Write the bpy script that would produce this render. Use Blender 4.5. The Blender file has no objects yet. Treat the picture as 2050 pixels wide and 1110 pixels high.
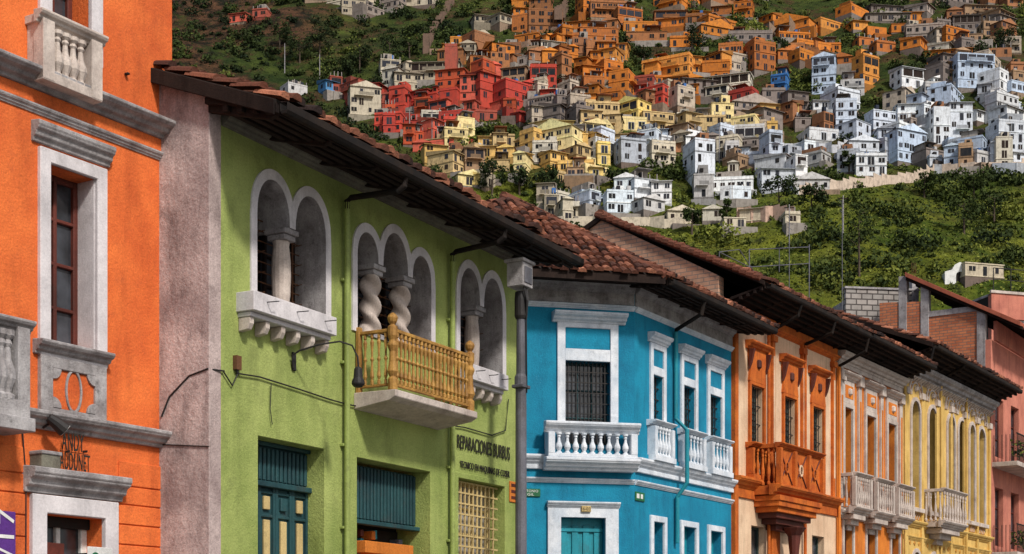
import bpy, bmesh, math, random
import numpy as np
from mathutils import Vector, Matrix, noise
from mathutils.geometry import tessellate_polygon
random.seed(7); np.random.seed(7)
R=random.uniform
FPX=3000.0; CU=1025.0; HV=1300.0; EYE=1.6
scene=bpy.context.scene
COL=scene.collection

# ------------------------------------------------------------------ materials
def nt(name):
    m=bpy.data.materials.new(name); m.use_nodes=True
    t=m.node_tree; t.nodes.clear()
    o=t.nodes.new('ShaderNodeOutputMaterial'); p=t.nodes.new('ShaderNodeBsdfPrincipled')
    t.links.new(p.outputs[0],o.inputs[0])
    return m,t,p
def L(t,a,b): t.links.new(a,b)
def noise_n(t,vec,scale,detail=5,rough=.6):
    n=t.nodes.new('ShaderNodeTexNoise'); n.inputs['Scale'].default_value=scale
    n.inputs['Detail'].default_value=detail; n.inputs['Roughness'].default_value=rough
    L(t,vec,n.inputs['Vector']); return n.outputs['Fac']
def ramp(t,fac,a,b,va=0.,vb=1.):
    r=t.nodes.new('ShaderNodeMapRange'); r.inputs[1].default_value=a; r.inputs[2].default_value=b
    r.inputs[3].default_value=va; r.inputs[4].default_value=vb; L(t,fac,r.inputs[0]); return r.outputs[0]
def mix(t,fac,a,b,mode='MIX'):
    n=t.nodes.new('ShaderNodeMix'); n.data_type='RGBA'; n.blend_type=mode
    if isinstance(fac,(int,float)): n.inputs[0].default_value=fac
    else: L(t,fac,n.inputs[0])
    for i,x in ((6,a),(7,b)):
        if isinstance(x,(tuple,list)): n.inputs[i].default_value=(x[0],x[1],x[2],1)
        else: L(t,x,n.inputs[i])
    return n.outputs[2]
def mapping(t,vec,sc):
    m=t.nodes.new('ShaderNodeMapping'); m.inputs['Scale'].default_value=sc; L(t,vec,m.inputs[0]); return m.outputs[0]
def mat(name,col,col2=None,scale=1.2,dirt=.5,dirtcol=(.06,.045,.035),bump=.25,bscale=45,rough=.85,speck=.25,streak=.6,metal=0,spec=.3,peel=0,peelcol=(.4,.38,.34),sx=5,pscale=2.3):
    m,t,p=nt(name)
    tc=t.nodes.new('ShaderNodeTexCoord').outputs['Object']
    if col2 is None: col2=tuple(c*.72 for c in col)
    n1=noise_n(t,tc,scale,7,.65)
    c=mix(t,ramp(t,n1,.38,.64),col,col2)
    if streak>0:
        st=noise_n(t,mapping(t,tc,(sx,sx,.4)),1.3,7,.7)
        c=mix(t,ramp(t,st,.5,.74,0,streak),c,tuple(x*.40 for x in col2))
    if dirt>0:
        d=noise_n(t,tc,scale*2.7,9,.78)
        c=mix(t,ramp(t,d,.53,.74,0,dirt),c,dirtcol)
    if peel>0:
        d=noise_n(t,mapping(t,tc,(1,1,1.0)),pscale,10,.8)
        c=mix(t,ramp(t,d,.65,.665,0,peel),c,peelcol)
    if speck>0:
        s=noise_n(t,tc,42,4,.85)
        g=ramp(t,s,.3,.7,1-speck,1+speck)
        cc=t.nodes.new('ShaderNodeCombineColor')
        for i in range(3): L(t,g,cc.inputs[i])
        c=mix(t,1.0,c,cc.outputs[0],'MULTIPLY')
    L(t,c,p.inputs['Base Color'])
    p.inputs['Roughness'].default_value=rough; p.inputs['Metallic'].default_value=metal
    p.inputs['Specular IOR Level'].default_value=spec
    if bump>0:
        b=t.nodes.new('ShaderNodeBump'); b.inputs['Strength'].default_value=bump; b.inputs['Distance'].default_value=.02
        L(t,noise_n(t,tc,bscale,6,.7),b.inputs['Height']); L(t,b.outputs[0],p.inputs['Normal'])
    return m
def mat_attr(name,base=None,lo=None,hi=None,rough=.9,dirt=.4,scale=1.0,color_attr=False,trans=0,bump=0):
    m,t,p=nt(name)
    tc=t.nodes.new('ShaderNodeTexCoord').outputs['Object']
    a=t.nodes.new('ShaderNodeAttribute'); a.attribute_name='col' if color_attr else 'tint'
    if color_attr: c=a.outputs['Color']
    else: 
        r=t.nodes.new('ShaderNodeValToRGB'); L(t,a.outputs['Fac'],r.inputs[0])
        e=r.color_ramp.elements; e[0].color=(*lo,1); e[1].color=(*hi,1)
        if base: 
            x=r.color_ramp.elements.new(.5); x.color=(*base,1)
        c=r.outputs[0]
    d=noise_n(t,tc,scale,8,.75)
    c=mix(t,ramp(t,d,.48,.75,0,dirt),c,(.05,.04,.03))
    if color_attr:
        st=noise_n(t,mapping(t,tc,(1.6,1.6,.25)),1.2,6,.7); c=mix(t,ramp(t,st,.5,.72,0,.55),c,(.09,.07,.055))
    L(t,c,p.inputs['Base Color']); p.inputs['Roughness'].default_value=rough
    p.inputs['Specular IOR Level'].default_value=.2
    if bump:
        b=t.nodes.new('ShaderNodeBump'); b.inputs['Strength'].default_value=bump; b.inputs['Distance'].default_value=.03
        L(t,noise_n(t,tc,30,6,.7),b.inputs['Height']); L(t,b.outputs[0],p.inputs['Normal'])
    return m
def mat_brick(name,c1,c2,mortar,bw=.3,rh=.1,ms=.012,dk=.6):
    m,t,p=nt(name)
    tc=t.nodes.new('ShaderNodeTexCoord').outputs['Object']
    sx=t.nodes.new('ShaderNodeSeparateXYZ'); L(t,tc,sx.inputs[0])
    ad=t.nodes.new('ShaderNodeMath'); ad.operation='ADD'; L(t,sx.outputs[0],ad.inputs[0]); L(t,sx.outputs[1],ad.inputs[1])
    cb=t.nodes.new('ShaderNodeCombineXYZ'); L(t,ad.outputs[0],cb.inputs[0]); L(t,sx.outputs[2],cb.inputs[1])
    b=t.nodes.new('ShaderNodeTexBrick'); b.inputs['Scale'].default_value=1; b.inputs['Brick Width'].default_value=bw
    b.inputs['Row Height'].default_value=rh; b.inputs['Mortar Size'].default_value=ms
    b.inputs['Color1'].default_value=(*c1,1); b.inputs['Color2'].default_value=(*c2,1); b.inputs['Mortar'].default_value=(*mortar,1)
    L(t,cb.outputs[0],b.inputs['Vector'])
    c=mix(t,ramp(t,noise_n(t,tc,1.5,8,.75),.45,.75,0,dk),b.outputs['Color'],(.05,.035,.03))
    L(t,c,p.inputs['Base Color']); p.inputs['Roughness'].default_value=.9
    bb=t.nodes.new('ShaderNodeBump'); bb.inputs['Strength'].default_value=.6; bb.inputs['Distance'].default_value=.02
    L(t,ramp(t,b.outputs['Fac'],0,1,1,0),bb.inputs['Height']); L(t,bb.outputs[0],p.inputs['Normal'])
    return m
def mat_glass(name,c=(.018,.02,.024)):
    m,t,p=nt(name)
    tc=t.nodes.new('ShaderNodeTexCoord').outputs['Object']
    n=noise_n(t,tc,1.8,4,.6)
    L(t,mix(t,ramp(t,n,.4,.7),c,tuple(x*4 for x in c)),p.inputs['Base Color'])  # paler noise patches put into the pane colour to imitate reflections
    p.inputs['Roughness'].default_value=.12; p.inputs['Specular IOR Level'].default_value=.6
    return m

M={}
M['orange']=mat('orange_stucco',(.80,.185,.042),(.58,.105,.024),scale=.9,dirt=.45,dirtcol=(.26,.06,.03),streak=.55,bump=.8,bscale=22,peel=.6,peelcol=(.40,.13,.07),sx=1.8,pscale=1.7)
M['greystone']=mat('grey_painted_stone',(.43,.41,.41),(.22,.20,.20),scale=2.5,dirt=.85,dirtcol=(.045,.04,.037),bump=.6)
M['white']=mat('white_painted_trim',(.72,.68,.69),(.52,.49,.50),scale=1.5,dirt=.4,dirtcol=(.16,.14,.13),bump=.3,streak=.45,speck=.15,sx=3)
M['agedwhite']=mat('aged_cream_trim',(.60,.52,.46),(.40,.33,.29),scale=2,dirt=.6,dirtcol=(.12,.09,.075),bump=.3,streak=.5,speck=.2)
M['bluewhite']=mat('blue_white_trim',(.74,.77,.81),(.52,.58,.65),scale=2,dirt=.5,dirtcol=(.14,.16,.18),bump=.3,streak=.45,speck=.15,sx=3)
M['concrete']=mat('stained_concrete',(.60,.48,.45),(.30,.225,.215),scale=1.0,dirt=.8,dirtcol=(.09,.06,.055),bump=1.0,bscale=14,streak=.8,speck=.35,peel=.7,peelcol=(.13,.09,.085),sx=1.7,pscale=2.0)
M['green']=mat('green_stucco',(.37,.43,.13),(.225,.285,.072),scale=.9,dirt=.5,dirtcol=(.11,.12,.045),streak=.55,bump=.8,bscale=26,peel=.65,peelcol=(.47,.52,.27),sx=1.5,pscale=1.5)
M['greenpipe']=mat('green_pipe_paint',(.30,.37,.1),dirt=.6,bump=.1,rough=.5)
M['blue']=mat('blue_stucco',(.008,.245,.39),(.005,.155,.27),scale=.9,dirt=.45,dirtcol=(.008,.07,.12),streak=.55,bump=.7,bscale=24,peel=.5,peelcol=(.1,.34,.42),sx=2,pscale=1.8)
M['bluedoor']=mat('blue_door_paint',(.015,.27,.34),dirt=.5,bump=.1,rough=.5)
M['teal']=mat('teal_wood',(.022,.075,.082),(.012,.04,.05),dirt=.6,bump=.2,rough=.6)
M['panel']=mat('yellow_panel_paint',(.6,.45,.2),dirt=.5,bump=.1)
M['ochre']=mat('ochre_turned_wood',(.46,.25,.06),(.25,.12,.03),scale=4,dirt=.7,dirtcol=(.08,.04,.015),rough=.6)
M['redwood']=mat('dark_red_wood',(.13,.03,.02),(.06,.015,.01),dirt=.5,rough=.6)
M['brownwood']=mat('dark_eave_wood',(.034,.022,.018),(.014,.010,.009),dirt=.5,dirtcol=(.008,.007,.006),bump=.4,rough=.9,spec=.1)
M['soffit']=mat('eave_plaster',(.19,.18,.14),(.08,.07,.06),dirt=.8,bump=.4)
M['iron']=mat('black_iron',(.016,.016,.018),(.026,.022,.02),dirt=.3,rough=.6,bump=.1)
M['gutter']=mat('tarred_gutter',(.014,.013,.013),(.03,.022,.018),scale=3,dirt=.3,dirtcol=(.06,.03,.015),rough=.8,bump=.2,spec=.1)
M['letter']=mat('dark_metal_letters',(.03,.026,.02),(.02,.018,.015),dirt=.1,rough=.6,bump=0,speck=0,streak=0)
M['rust']=mat('rusty_iron',(.16,.07,.03),(.08,.035,.02),dirt=.4,rough=.8)
M['polemetal']=mat('grey_pole_metal',(.15,.15,.175),(.08,.08,.09),dirt=.6,rough=.55,streak=.7)
M['c_orange']=mat('burnt_orange_paint',(.60,.15,.02),(.38,.075,.012),scale=2,dirt=.65,dirtcol=(.08,.025,.012))
M['c_cream']=mat('peach_cream_paint',(.76,.55,.37),(.58,.38,.24),scale=1,dirt=.45,dirtcol=(.25,.14,.08))
M['d_orange']=mat('amber_paint',(.70,.22,.03),(.50,.13,.018),scale=1,dirt=.5,dirtcol=(.2,.06,.02))
M['e_yellow']=mat('yellow_paint',(.72,.48,.15),(.54,.34,.09),scale=1.5,dirt=.5,dirtcol=(.22,.13,.05))
M['e_amber']=mat('yellow_house_amber_relief',(.55,.27,.05),(.4,.18,.035),scale=2,dirt=.5)
M['greyblue']=mat('grey_blue_paint',(.12,.14,.19),dirt=.4)
M['coral']=mat('coral_paint',(.60,.22,.15),(.42,.14,.10),scale=1,dirt=.5,dirtcol=(.18,.07,.05))
M['shutter']=mat('dark_green_shutter',(.03,.05,.045),dirt=.4,rough=.6)
M['glass']=mat_glass('dark_window_glass')
M['curtain']=mat('pale_curtain',(.35,.33,.3),dirt=.3,bump=0)
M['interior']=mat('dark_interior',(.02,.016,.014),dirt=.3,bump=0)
M['tile']=mat_attr('clay_roof_tiles',base=(.17,.062,.038),lo=(.035,.022,.02),hi=(.48,.19,.11),dirt=.7,scale=2.8,bump=.8)
M['moss']=mat('tile_bed',(.03,.022,.019),dirt=.4,bump=.6)
M['brick']=mat_brick('brown_brick',(.44,.24,.155),(.56,.33,.22),(.27,.21,.17),dk=.5)
M['redbrick']=mat_brick('red_brick',(.48,.13,.05),(.60,.21,.09),(.2,.14,.11),.28,.1)
M['cinder']=mat_brick('cinder_block',(.40,.36,.33),(.30,.28,.26),(.08,.07,.065),.42,.21,.025)
M['redmetal']=mat('red_metal_roof',(.40,.11,.06),dirt=.5,rough=.6)
M['purple']=mat('purple_poster',(.10,.03,.22),dirt=.1,bump=0,streak=0)
M['signgreen']=mat('sign_green',(.02,.15,.06),dirt=.1,bump=0,streak=0,rough=.4)
M['signwhite']=mat('sign_white',(.78,.78,.75),dirt=.05,bump=0,streak=0,rough=.4)
M['asphalt']=mat('asphalt',(.05,.05,.052),(.04,.04,.04),dirt=.3,streak=0)
M['pave']=mat('paving_stone',(.25,.24,.22),dirt=.4,streak=0)
M['line']=mat('road_paint',(.75,.75,.7),dirt=.3,streak=0)
M['house']=mat_attr('hillside_house_paint',color_attr=True,dirt=.75,scale=.8,bump=.4)
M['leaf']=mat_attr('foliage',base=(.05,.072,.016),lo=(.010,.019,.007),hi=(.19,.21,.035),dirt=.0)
M['bark']=mat('bark',(.09,.065,.045),dirt=.5,streak=0)
M['goods']=mat('orange_goods',(.65,.2,.03),dirt=.4)

# ------------------------------------------------------------------ frames & builders
class Frame:
    def __init__(s,x,y,ax,ay):
        l=math.hypot(ax,ay); s.x,s.y=x,y; s.ax,s.ay=ax/l,ay/l; s.nx,s.ny=s.ay,-s.ax
    def S(s,u,n=0.):
        k=(u-CU)/FPX; px=s.x+n*s.nx; py=s.y+n*s.ny
        return (k*py-px)/(s.ax-k*s.ay)
    def Z(s,u,v,n=0.):
        q=s.S(u,n); Y=s.y+n*s.ny+q*s.ay
        return EYE+Y*(HV-v)/FPX
    def pt(s,q,n=0.,z=0.): return Vector((s.x+q*s.ax+n*s.nx, s.y+q*s.ay+n*s.ny, z))
    def R(s,uL,uR,vt,vb,n=0.): return s.S(uL,n),s.S(uR,n),s.Z(uL,vb,n),s.Z(uL,vt,n)
class B:
    def __init__(s,name,f,bevel=.008):
        s.f=f; s.e=bpy.data.objects.new(name,None); COL.objects.link(s.e)
        s.e.empty_display_size=.3
        s.e.location=(f.x,f.y,0); s.e.rotation_euler=(0,0,math.atan2(f.ay,f.ax)); s.p={}; s.bevel=bevel
    def add(s,part,m,vs,fs,tint=0.5):
        k=(part,m); d=s.p.setdefault(k,([],[],[]))
        o=len(d[0]); d[0].extend(vs); d[1].extend([[i+o for i in f] for f in fs]); d[2].extend([tint]*len(fs))
    def box(s,part,m,s1,s2,n1,n2,z1,z2):
        vs=[(a,-b,c) for c in (z1,z2) for b in (n1,n2) for a in (s1,s2)]
        s.add(part,m,vs,[(0,1,3,2),(4,6,7,5),(0,4,5,1),(2,3,7,6),(0,2,6,4),(1,5,7,3)])
    def prof(s,part,m,s1,s2,pts):
        k=len(pts); vs=[(a,-n,z) for a in (s1,s2) for n,z in pts]
        fs=[(i,(i+1)%k,(i+1)%k+k,i+k) for i in range(k)]
        fs+= [tuple(range(k)),tuple(range(2*k-1,k-1,-1))]
        s.add(part,m,vs,fs)
    def cornice(s,part,m,s1,s2,zb,zt,proj,n0=0.):
        h=zt-zb
        s.prof(part,m,s1,s2,[(n0-.02,zb),(n0+proj*.25,zb),(n0+proj*.3,zb+h*.2),(n0+proj*.55,zb+h*.28),(n0+proj*.62,zb+h*.5),(n0+proj*.9,zb+h*.62),(n0+proj*.92,zb+h*.72),(n0+proj,zb+h*.76),(n0+proj,zt-h*.02),(n0+proj*.9,zt),(n0-.02,zt+h*.08)])
    def lathe(s,part,m,c,n,pts,seg=10,twist=None):
        vs=[];fs=[]
        for i,(r,z) in enumerate(pts):
            for j in range(seg):
                a=2*math.pi*j/seg; rr=r*(twist(a,z) if twist else 1)
                vs.append((c+rr*math.cos(a),-n+rr*math.sin(a),z))
        for i in range(len(pts)-1):
            for j in range(seg):
                fs.append((i*seg+j,i*seg+(j+1)%seg,(i+1)*seg+(j+1)%seg,(i+1)*seg+j))
        fs.append(tuple(range(seg))); fs.append(tuple(range((len(pts)-1)*seg,len(pts)*seg)))
        s.add(part,m,vs,fs)
    def tube(s,part,m,pts,r,seg=7):
        P=[Vector((a,-b,c)) for a,b,c in pts]; vs=[];fs=[]
        for i,p in enumerate(P):
            d=(P[min(i+1,len(P)-1)]-P[max(i-1,0)]).normalized()
            up=Vector((0,0,1)) if abs(d.z)<.9 else Vector((1,0,0))
            x=d.cross(up).normalized(); y=d.cross(x)
            rr=r[i] if isinstance(r,(list,tuple)) else r
            for j in range(seg):
                a=2*math.pi*j/seg; q=p+x*math.cos(a)*rr+y*math.sin(a)*rr; vs.append(tuple(q))
        for i in range(len(P)-1):
            for j in range(seg): fs.append((i*seg+j,i*seg+(j+1)%seg,(i+1)*seg+(j+1)%seg,(i+1)*seg+j))
        fs.append(tuple(range(seg))); fs.append(tuple(range((len(P)-1)*seg,len(P)*seg)))
        s.add(part,m,vs,fs)
    def plate(s,part,m,outer,holes,nf,th):
        loops=[outer]+list(holes); flat=[p for l in loops for p in l]; N=len(flat)
        tris=tessellate_polygon([[Vector((a,b,0)) for a,b in l] for l in loops])
        vs=[(a,-nf,b) for a,b in flat]+[(a,-(nf-th),b) for a,b in flat]
        fs=[tuple(t) for t in tris]+[tuple(i+N for i in t[::-1]) for t in tris]
        o=0
        for l in loops:
            k=len(l)
            for i in range(k): j=(i+1)%k; fs.append((o+i,o+j,o+j+N,o+i+N))
            o+=k
        s.add(part,m,vs,fs)
    def ring(s,part,m,s1,s2,z1,z2,w,nf,th,bottom=True):
        b=z1-(w if bottom else 0)
        if bottom: s.plate(part,m,[(s1-w,b),(s2+w,b),(s2+w,z2+w),(s1-w,z2+w)],[[(s1,z1),(s2,z1),(s2,z2),(s1,z2)]],nf,th)
        else: s.plate(part,m,[(s1-w,z1),(s1,z1),(s1,z2),(s2,z2),(s2,z1),(s2+w,z1),(s2+w,z2+w),(s1-w,z2+w)],[],nf,th)
    def window(s,s1,s2,z1,z2,n,fm,cols=2,rows=3,w=.05,gm=None,part='window'):
        gm=gm or M['glass']
        s.box(part+'_glass',gm,s1,s2,n-.04,n-.02,z1,z2)
        for i in range(cols+1):
            c=s1+(s2-s1)*i/cols; ww=w*(1 if i in(0,cols) else .7)
            a,b=(c,c+ww) if i==0 else ((c-ww,c) if i==cols else (c-ww/2,c+ww/2))
            s.box(part+'_frame',fm,a,b,n-.03,n+.03,z1,z2)
        for i in range(rows+1):
            c=z1+(z2-z1)*i/rows; ww=w*(1 if i in(0,rows) else .6)
            a,b=(c,c+ww) if i==0 else ((c-ww,c) if i==rows else (c-ww/2,c+ww/2))
            s.box(part+'_frame',fm,s1+.003,s2-.003,n-.028,n+.024,a,b)
    def grille(s,part,m,s1,s2,z1,z2,n,ds=.13,dz=.35,r=.009):
        k=max(1,int((s2-s1)/ds))
        for i in range(1,k):
            c=s1+(s2-s1)*i/k; s.box(part,m,c-r,c+r,n-r,n+r,z1,z2)
        k=max(1,int((z2-z1)/dz))
        for i in range(0,k+1):
            c=z1+(z2-z1)*i/k; s.box(part,m,s1,s2,n-r*1.3,n+r*1.3,c-r,c+r)
    def tiles(s,org,al,up,poly,pitch=.18,course=.29,part='roof_tiles'):
        al=Vector(al).normalized(); up=Vector(up).normalized(); nr=al.cross(up)
        if nr.z<0: nr=-nr
        org=Vector(org)
        xs=[p[0] for p in poly]; ts=[p[1] for p in poly]
        d=[org+al*a+up*t-nr*.01 for a,t in poly]; d2=[q-nr*.07 for q in d]; k=len(poly)
        s.add('roof_deck',M['moss'],[tuple(q) for q in d+d2],[tuple(range(k)),tuple(range(2*k-1,k-1,-1))]+[(i,(i+1)%k,(i+1)%k+k,i+k) for i in range(k)])
        def ins(a,t):
            c=False;j=k-1
            for i in range(k):
                if (poly[i][1]>t)!=(poly[j][1]>t) and a<(poly[j][0]-poly[i][0])*(t-poly[i][1])/(poly[j][1]-poly[i][1])+poly[i][0]: c=not c
                j=i
            return c
        a=min(xs)+pitch/2
        while a<max(xs):
            t=min(ts); cj=R(-.012,.012)
            while t<max(ts):
                if ins(a,t+course*.5):
                    r0=pitch*.5*R(.92,1.06); r1=r0*.8; j1=R(-.016,.016); lift=R(.008,.045)+.05*noise.noise(Vector((a*.9,t*.9,3)))+.02; base=org+al*(a+cj+j1)
                    e0=base+up*(t-.05+R(-.04,.03)*(1 if t>min(ts) else 1.6))+nr*lift; e1=base+al*R(-.015,.015)+up*(t+course)
                    V=[]
                    for e,r in ((e0,r0),(e1,r1)):
                        for q in range(6):
                            th=math.pi*q/5; V.append(tuple(e+al*math.cos(th)*r+nr*math.sin(th)*r*.9))
                    Fs=[(q,q+1,q+7,q+6) for q in range(5)]+[(0,5,4,3,2,1)]
                    tt=min(1,max(0,random.betavariate(1.5,2.0)+.35*noise.noise(Vector((a*.8,t*.8,9)))))
                    if random.random()<.08: tt=1.0
                    s.add(part,M['tile'],V,Fs,tt)
                t+=course
            a+=pitch
    def roof(s,s1,s2,nE,zE,nR,zR,nB=None,back=True,**k):
        dn=nE-nR; ln=math.hypot(dn,zR-zE)
        s.tiles((s1,-nE,zE),(1,0,0),(0,dn,zR-zE),[(0,0),(s2-s1,0),(s2-s1,ln),(0,ln)],**k)
        if back:
            s.prof('roof_back_slope',M['moss'],s1,s2,[(nR,zR-.02),(nR-dn,zE-.02),(nR-dn,zE-.12),(nR,zR-.12)])
        s.tube('ridge_tiles',M['tile'],[(s1+i*(s2-s1)/12,nR,zR+.03+R(-.015,.015)) for i in range(13)],.13)
    def eave(s,s1,s2,nW,zW,nE,zE,raf=.55,gut=True):
        s.prof('eave_soffit',M['brownwood'],s1,s2,[(nW,zW+.02),(nE-.04,zE-.10),(nE-.04,zE-.07),(nW,zW+.10)])
        for q in (.3,.5,.7,.88):
            n=nW+(nE-nW)*q; z=zW+(zE-.12-zW)*q
            s.box('eave_boards',M['brownwood'],s1,s2,n-.05,n+.03,z-.055,z+.03)
        c=s1+.1
        while c<s2:
            s.prof('rafters',M['brownwood'],c-.035,c+.035,[(nW,zW-.06),(nE-.16,zE-.19),(nE-.05,zE-.15),(nE-.05,zE-.09),(nW,zW+.03)])
            c+=raf*2.1
        s.box('fascia',M['brownwood'],s1,s2,nE-.035,nE-.005,zE-.16,zE-.03)
        if gut:
            s.prof('gutter',M['gutter'],s1+.05,s2-.05,[(nE+.0,zE-.04),(nE,zE-.13),(nE+.03,zE-.17),(nE+.09,zE-.17),(nE+.12,zE-.13),(nE+.12,zE-.04),(nE+.105,zE-.04),(nE+.10,zE-.12),(nE+.02,zE-.12),(nE+.015,zE-.04)])
    def baluster(s,part,m,c,n,z1,z2,r=.05,seg=8):
        h=z2-z1
        s.lathe(part,m,c,n,[(r*a,z1+h*b) for a,b in [(.9,0),(.9,.06),(.5,.1),(.55,.14),(1,.3),(.95,.4),(.5,.58),(.38,.75),(.6,.8),(.45,.86),(.85,.92),(.85,1)]],seg)
    def done(s):
        for (part,m),(vs,fs,ti) in s.p.items():
            me=bpy.data.meshes.new(part)
            bm=bmesh.new(); bv=[bm.verts.new(v) for v in vs]
            lay=bm.faces.layers.float.new('tint')
            for f,t in zip(fs,ti):
                try:
                    g=bm.faces.new([bv[i] for i in f]); g[lay]=t
                except ValueError: pass
            bmesh.ops.recalc_face_normals(bm,faces=bm.faces)
            bm.to_mesh(me); bm.free(); me.materials.append(m)
            o=bpy.data.objects.new(part,me); COL.objects.link(o); o.parent=s.e
            if s.bevel and not any(q in part for q in('tiles','glass','grille','deck','cable','baluster','body')):
                b=o.modifiers.new('bev','BEVEL'); b.width=s.bevel; b.segments=1; b.limit_method='ANGLE'; b.angle_limit=.7
        return s.e
def text(name,txt,f,s1,z,n,width,height,m,parent=None,vertical=False,ext=.012):
    c=bpy.data.curves.new(name,'FONT'); c.body=txt; c.size=1; c.extrude=ext; c.space_character=1.08
    o=bpy.data.objects.new(name,c); COL.objects.link(o); c.materials.append(m)
    bpy.context.view_layer.update()
    d=o.dimensions; w=max(d.x,.01); h=max(d.y,.01)
    sx=width/w; sy=height/h
    if vertical: 
        sx=height/w; sy=width/h
        rot=Matrix.Rotation(math.atan2(f.ay,f.ax),4,'Z')@Matrix.Rotation(math.pi/2,4,'X')@Matrix.Rotation(math.pi/2,4,'Z')
    else:
        rot=Matrix.Rotation(math.atan2(f.ay,f.ax),4,'Z')@Matrix.Rotation(math.pi/2,4,'X')
    mw=Matrix.Translation(f.pt(s1,n,z))@rot@Matrix.Diagonal((sx,sy,1,1))
    o.matrix_world=mw
    if parent:
        bpy.context.view_layer.update()
        o.parent=parent; o.matrix_parent_inverse=parent.matrix_world.inverted()
    return o
def rect(s1,s2,z1,z2): return [(s1,z1),(s2,z1),(s2,z2),(s1,z2)]

G=Frame(-3.453,17.8,1615,3000)
p=G.pt(0,-.75); O=Frame(p.x,p.y,1875,3000)
B2=Frame((1270-CU)/FPX*31,31,1875,3000)
ca,sa=B2.ax,B2.ay; r2=math.sqrt(.5)
adx,ady=(ca+sa)*r2,(sa-ca)*r2; CL=2.9
B1=Frame(B2.x-CL*adx,B2.y-CL*ady,adx,ady)
C=Frame((1465-CU)/FPX*35.2,35.2,1975,3000)

# ================================================================== ORANGE HOUSE
b=B('orange_stucco_house',O); f=O
sL=f.S(-330); sR=0.0
w1=f.R(97,190,328,690); w0=f.R(100,158,-260,25)
dr=f.R(88,205,1028,1300); dz=dr[3]
wl=(f.S(-150),f.S(-75),w1[2],w1[3])
b.plate('walls',M['orange'],rect(sL,sR,0,12),[rect(*w1),rect(w0[0],w0[1]+.15,f.Z(88,60),11),rect(dr[0],dr[1],.02,dz),rect(*wl)],0,.38)
b.box('body_shell',M['interior'],sL,sR-.01,-7,-.385,0,11.9)
b.box('side_wall',M['orange'],sR-.3,sR-.002,-7,-.4,0,11.95)
st=M['greystone']
zc=f.Z(350,292); zt=f.Z(350,262)
b.cornice('cornice',st,sL,sR+.06,zc,zt,.26)
z=f.Z(345,332); b.cornice('string_course',st,sL,sR-.02,z,z+.09,.07)
b.box('cornice_frieze',M['orange'],sL,sR-.01,-.01,.03,z+.1,zc)
za=f.Z(355,903); zb=f.Z(355,872)
b.cornice('lower_cornice',st,sL,sR+.08,za,zb,.2)
b.ring('window_surround',M['white'],w1[0],w1[1],w1[2],w1[3],.15,.05,.07)
b.box('window_reveal',M['white'],w1[1]-.012,w1[1]-.002,-.29,.0,w1[2],w1[3])
b.cornice('window_hood',st,w1[0]-.24,w1[1]+.2,f.Z(65,283),f.Z(65,243),.14)
b.cornice('window_sill',st,w1[0]-.22,w1[1]+.16,f.Z(68,708),f.Z(68,680),.17)
ap=(w1[0]-.15,w1[1]+.13,f.Z(75,835),f.Z(68,708)+.0)
b.plate('window_apron',st,rect(*ap),[rect(ap[0]+.17,ap[1]-.17,ap[2]+.12,ap[3]-.13)],.06,.08)
b.box('window_apron',st,ap[0]-.03,ap[1]+.03,0,.1,ap[2]-.005,ap[2]+.07)
b.box('apron_field',M['orange'],ap[0]+.17,ap[1]-.17,-.01,.03,ap[2]+.12,ap[3]-.13)
cx=(ap[0]+ap[1])/2; cz=(ap[2]+ap[3])/2
N=24
b.plate('apron_rosette',st,[(cx+.12*math.cos(i*2*math.pi/N),cz+.25*math.sin(i*2*math.pi/N)) for i in range(N)],[[(cx+.095*math.cos(i*2*math.pi/N),cz+.215*math.sin(i*2*math.pi/N)) for i in range(N)]],.05,.05)
for sx in(-1,1):
    for sz in(-1,1):
        X0=cx+sx*((ap[1]-ap[0])/2-.17); Z0=cz+sz*((ap[3]-ap[2])/2-.125)
        b.plate('apron_rosette',st,[(X0,Z0)]+[(X0-sx*.12*math.cos(q*math.pi/12),Z0-sz*.12*math.sin(q*math.pi/12)) for q in range(7)],[],.058,.05)
b.window(w1[0],w1[1],w1[2],w1[3],-.3,M['redwood'],2,4,.07)
b.window(wl[0],wl[1],wl[2],wl[3],-.3,M['redwood'],2,4,.07)
b.ring('window_surround',M['white'],wl[0],wl[1],wl[2],wl[3],.15,.05,.07)
b.window(w0[0],w0[1]+.15,f.Z(88,60),11,-.3,M['redwood'],2,4,.07)
b.ring('upper_door_surround',M['white'],w0[0],w0[1]+.15,f.Z(88,60),11,.17,.05,.07)
def stone_balustrade(s1,s2,zb,zr,n,zbase,side=True,count=4,mm=st,r=.075):
    b.box('balustrade',mm,s1,s2,n-.13,n+.02,zbase,zb)
    b.cornice('balustrade',mm,s1-.05,s2+.05,zr,zr+.13,.13,n-.06)
    b.box('balustrade',mm,s1-.02,s2+.02,-.02,n-.04,zr+.02,zr+.11)
    for q in (s1+.08,s2-.08): b.box('balustrade',mm,q-.08,q+.08,n-.14,n+.025,zbase+.01,zr+.05)
    b.box('balustrade',mm,s1+.01,s1+.11,0,n-.12,zbase+.02,zr+.03); b.box('balustrade',mm,s2-.11,s2-.01,0,n-.12,zbase+.02,zr+.03)
    for i in range(count):
        c=s1+.2+(s2-s1-.4)*(i+.5)/count
        b.baluster('balusters',mm,c,n-.055,zb,zr,r)
s1,s2=f.S(84,.25),f.S(203,.25)
stone_balustrade(s1,s2,f.Z(84,138,.25),f.Z(84,44,.25),.25,f.Z(84,158,.25),mm=M['agedwhite'])
s1,s2=f.S(-70,.45),f.S(58,.45)
stone_balustrade(s1,s2,f.Z(55,805,.45),f.Z(55,668,.45),.45,f.Z(55,840,.45),count=5,r=.09)
b.box('balcony_floor',st,s1-.1,s2+.05,0,.5,f.Z(55,865,.45),f.Z(55,838,.45))
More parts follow.
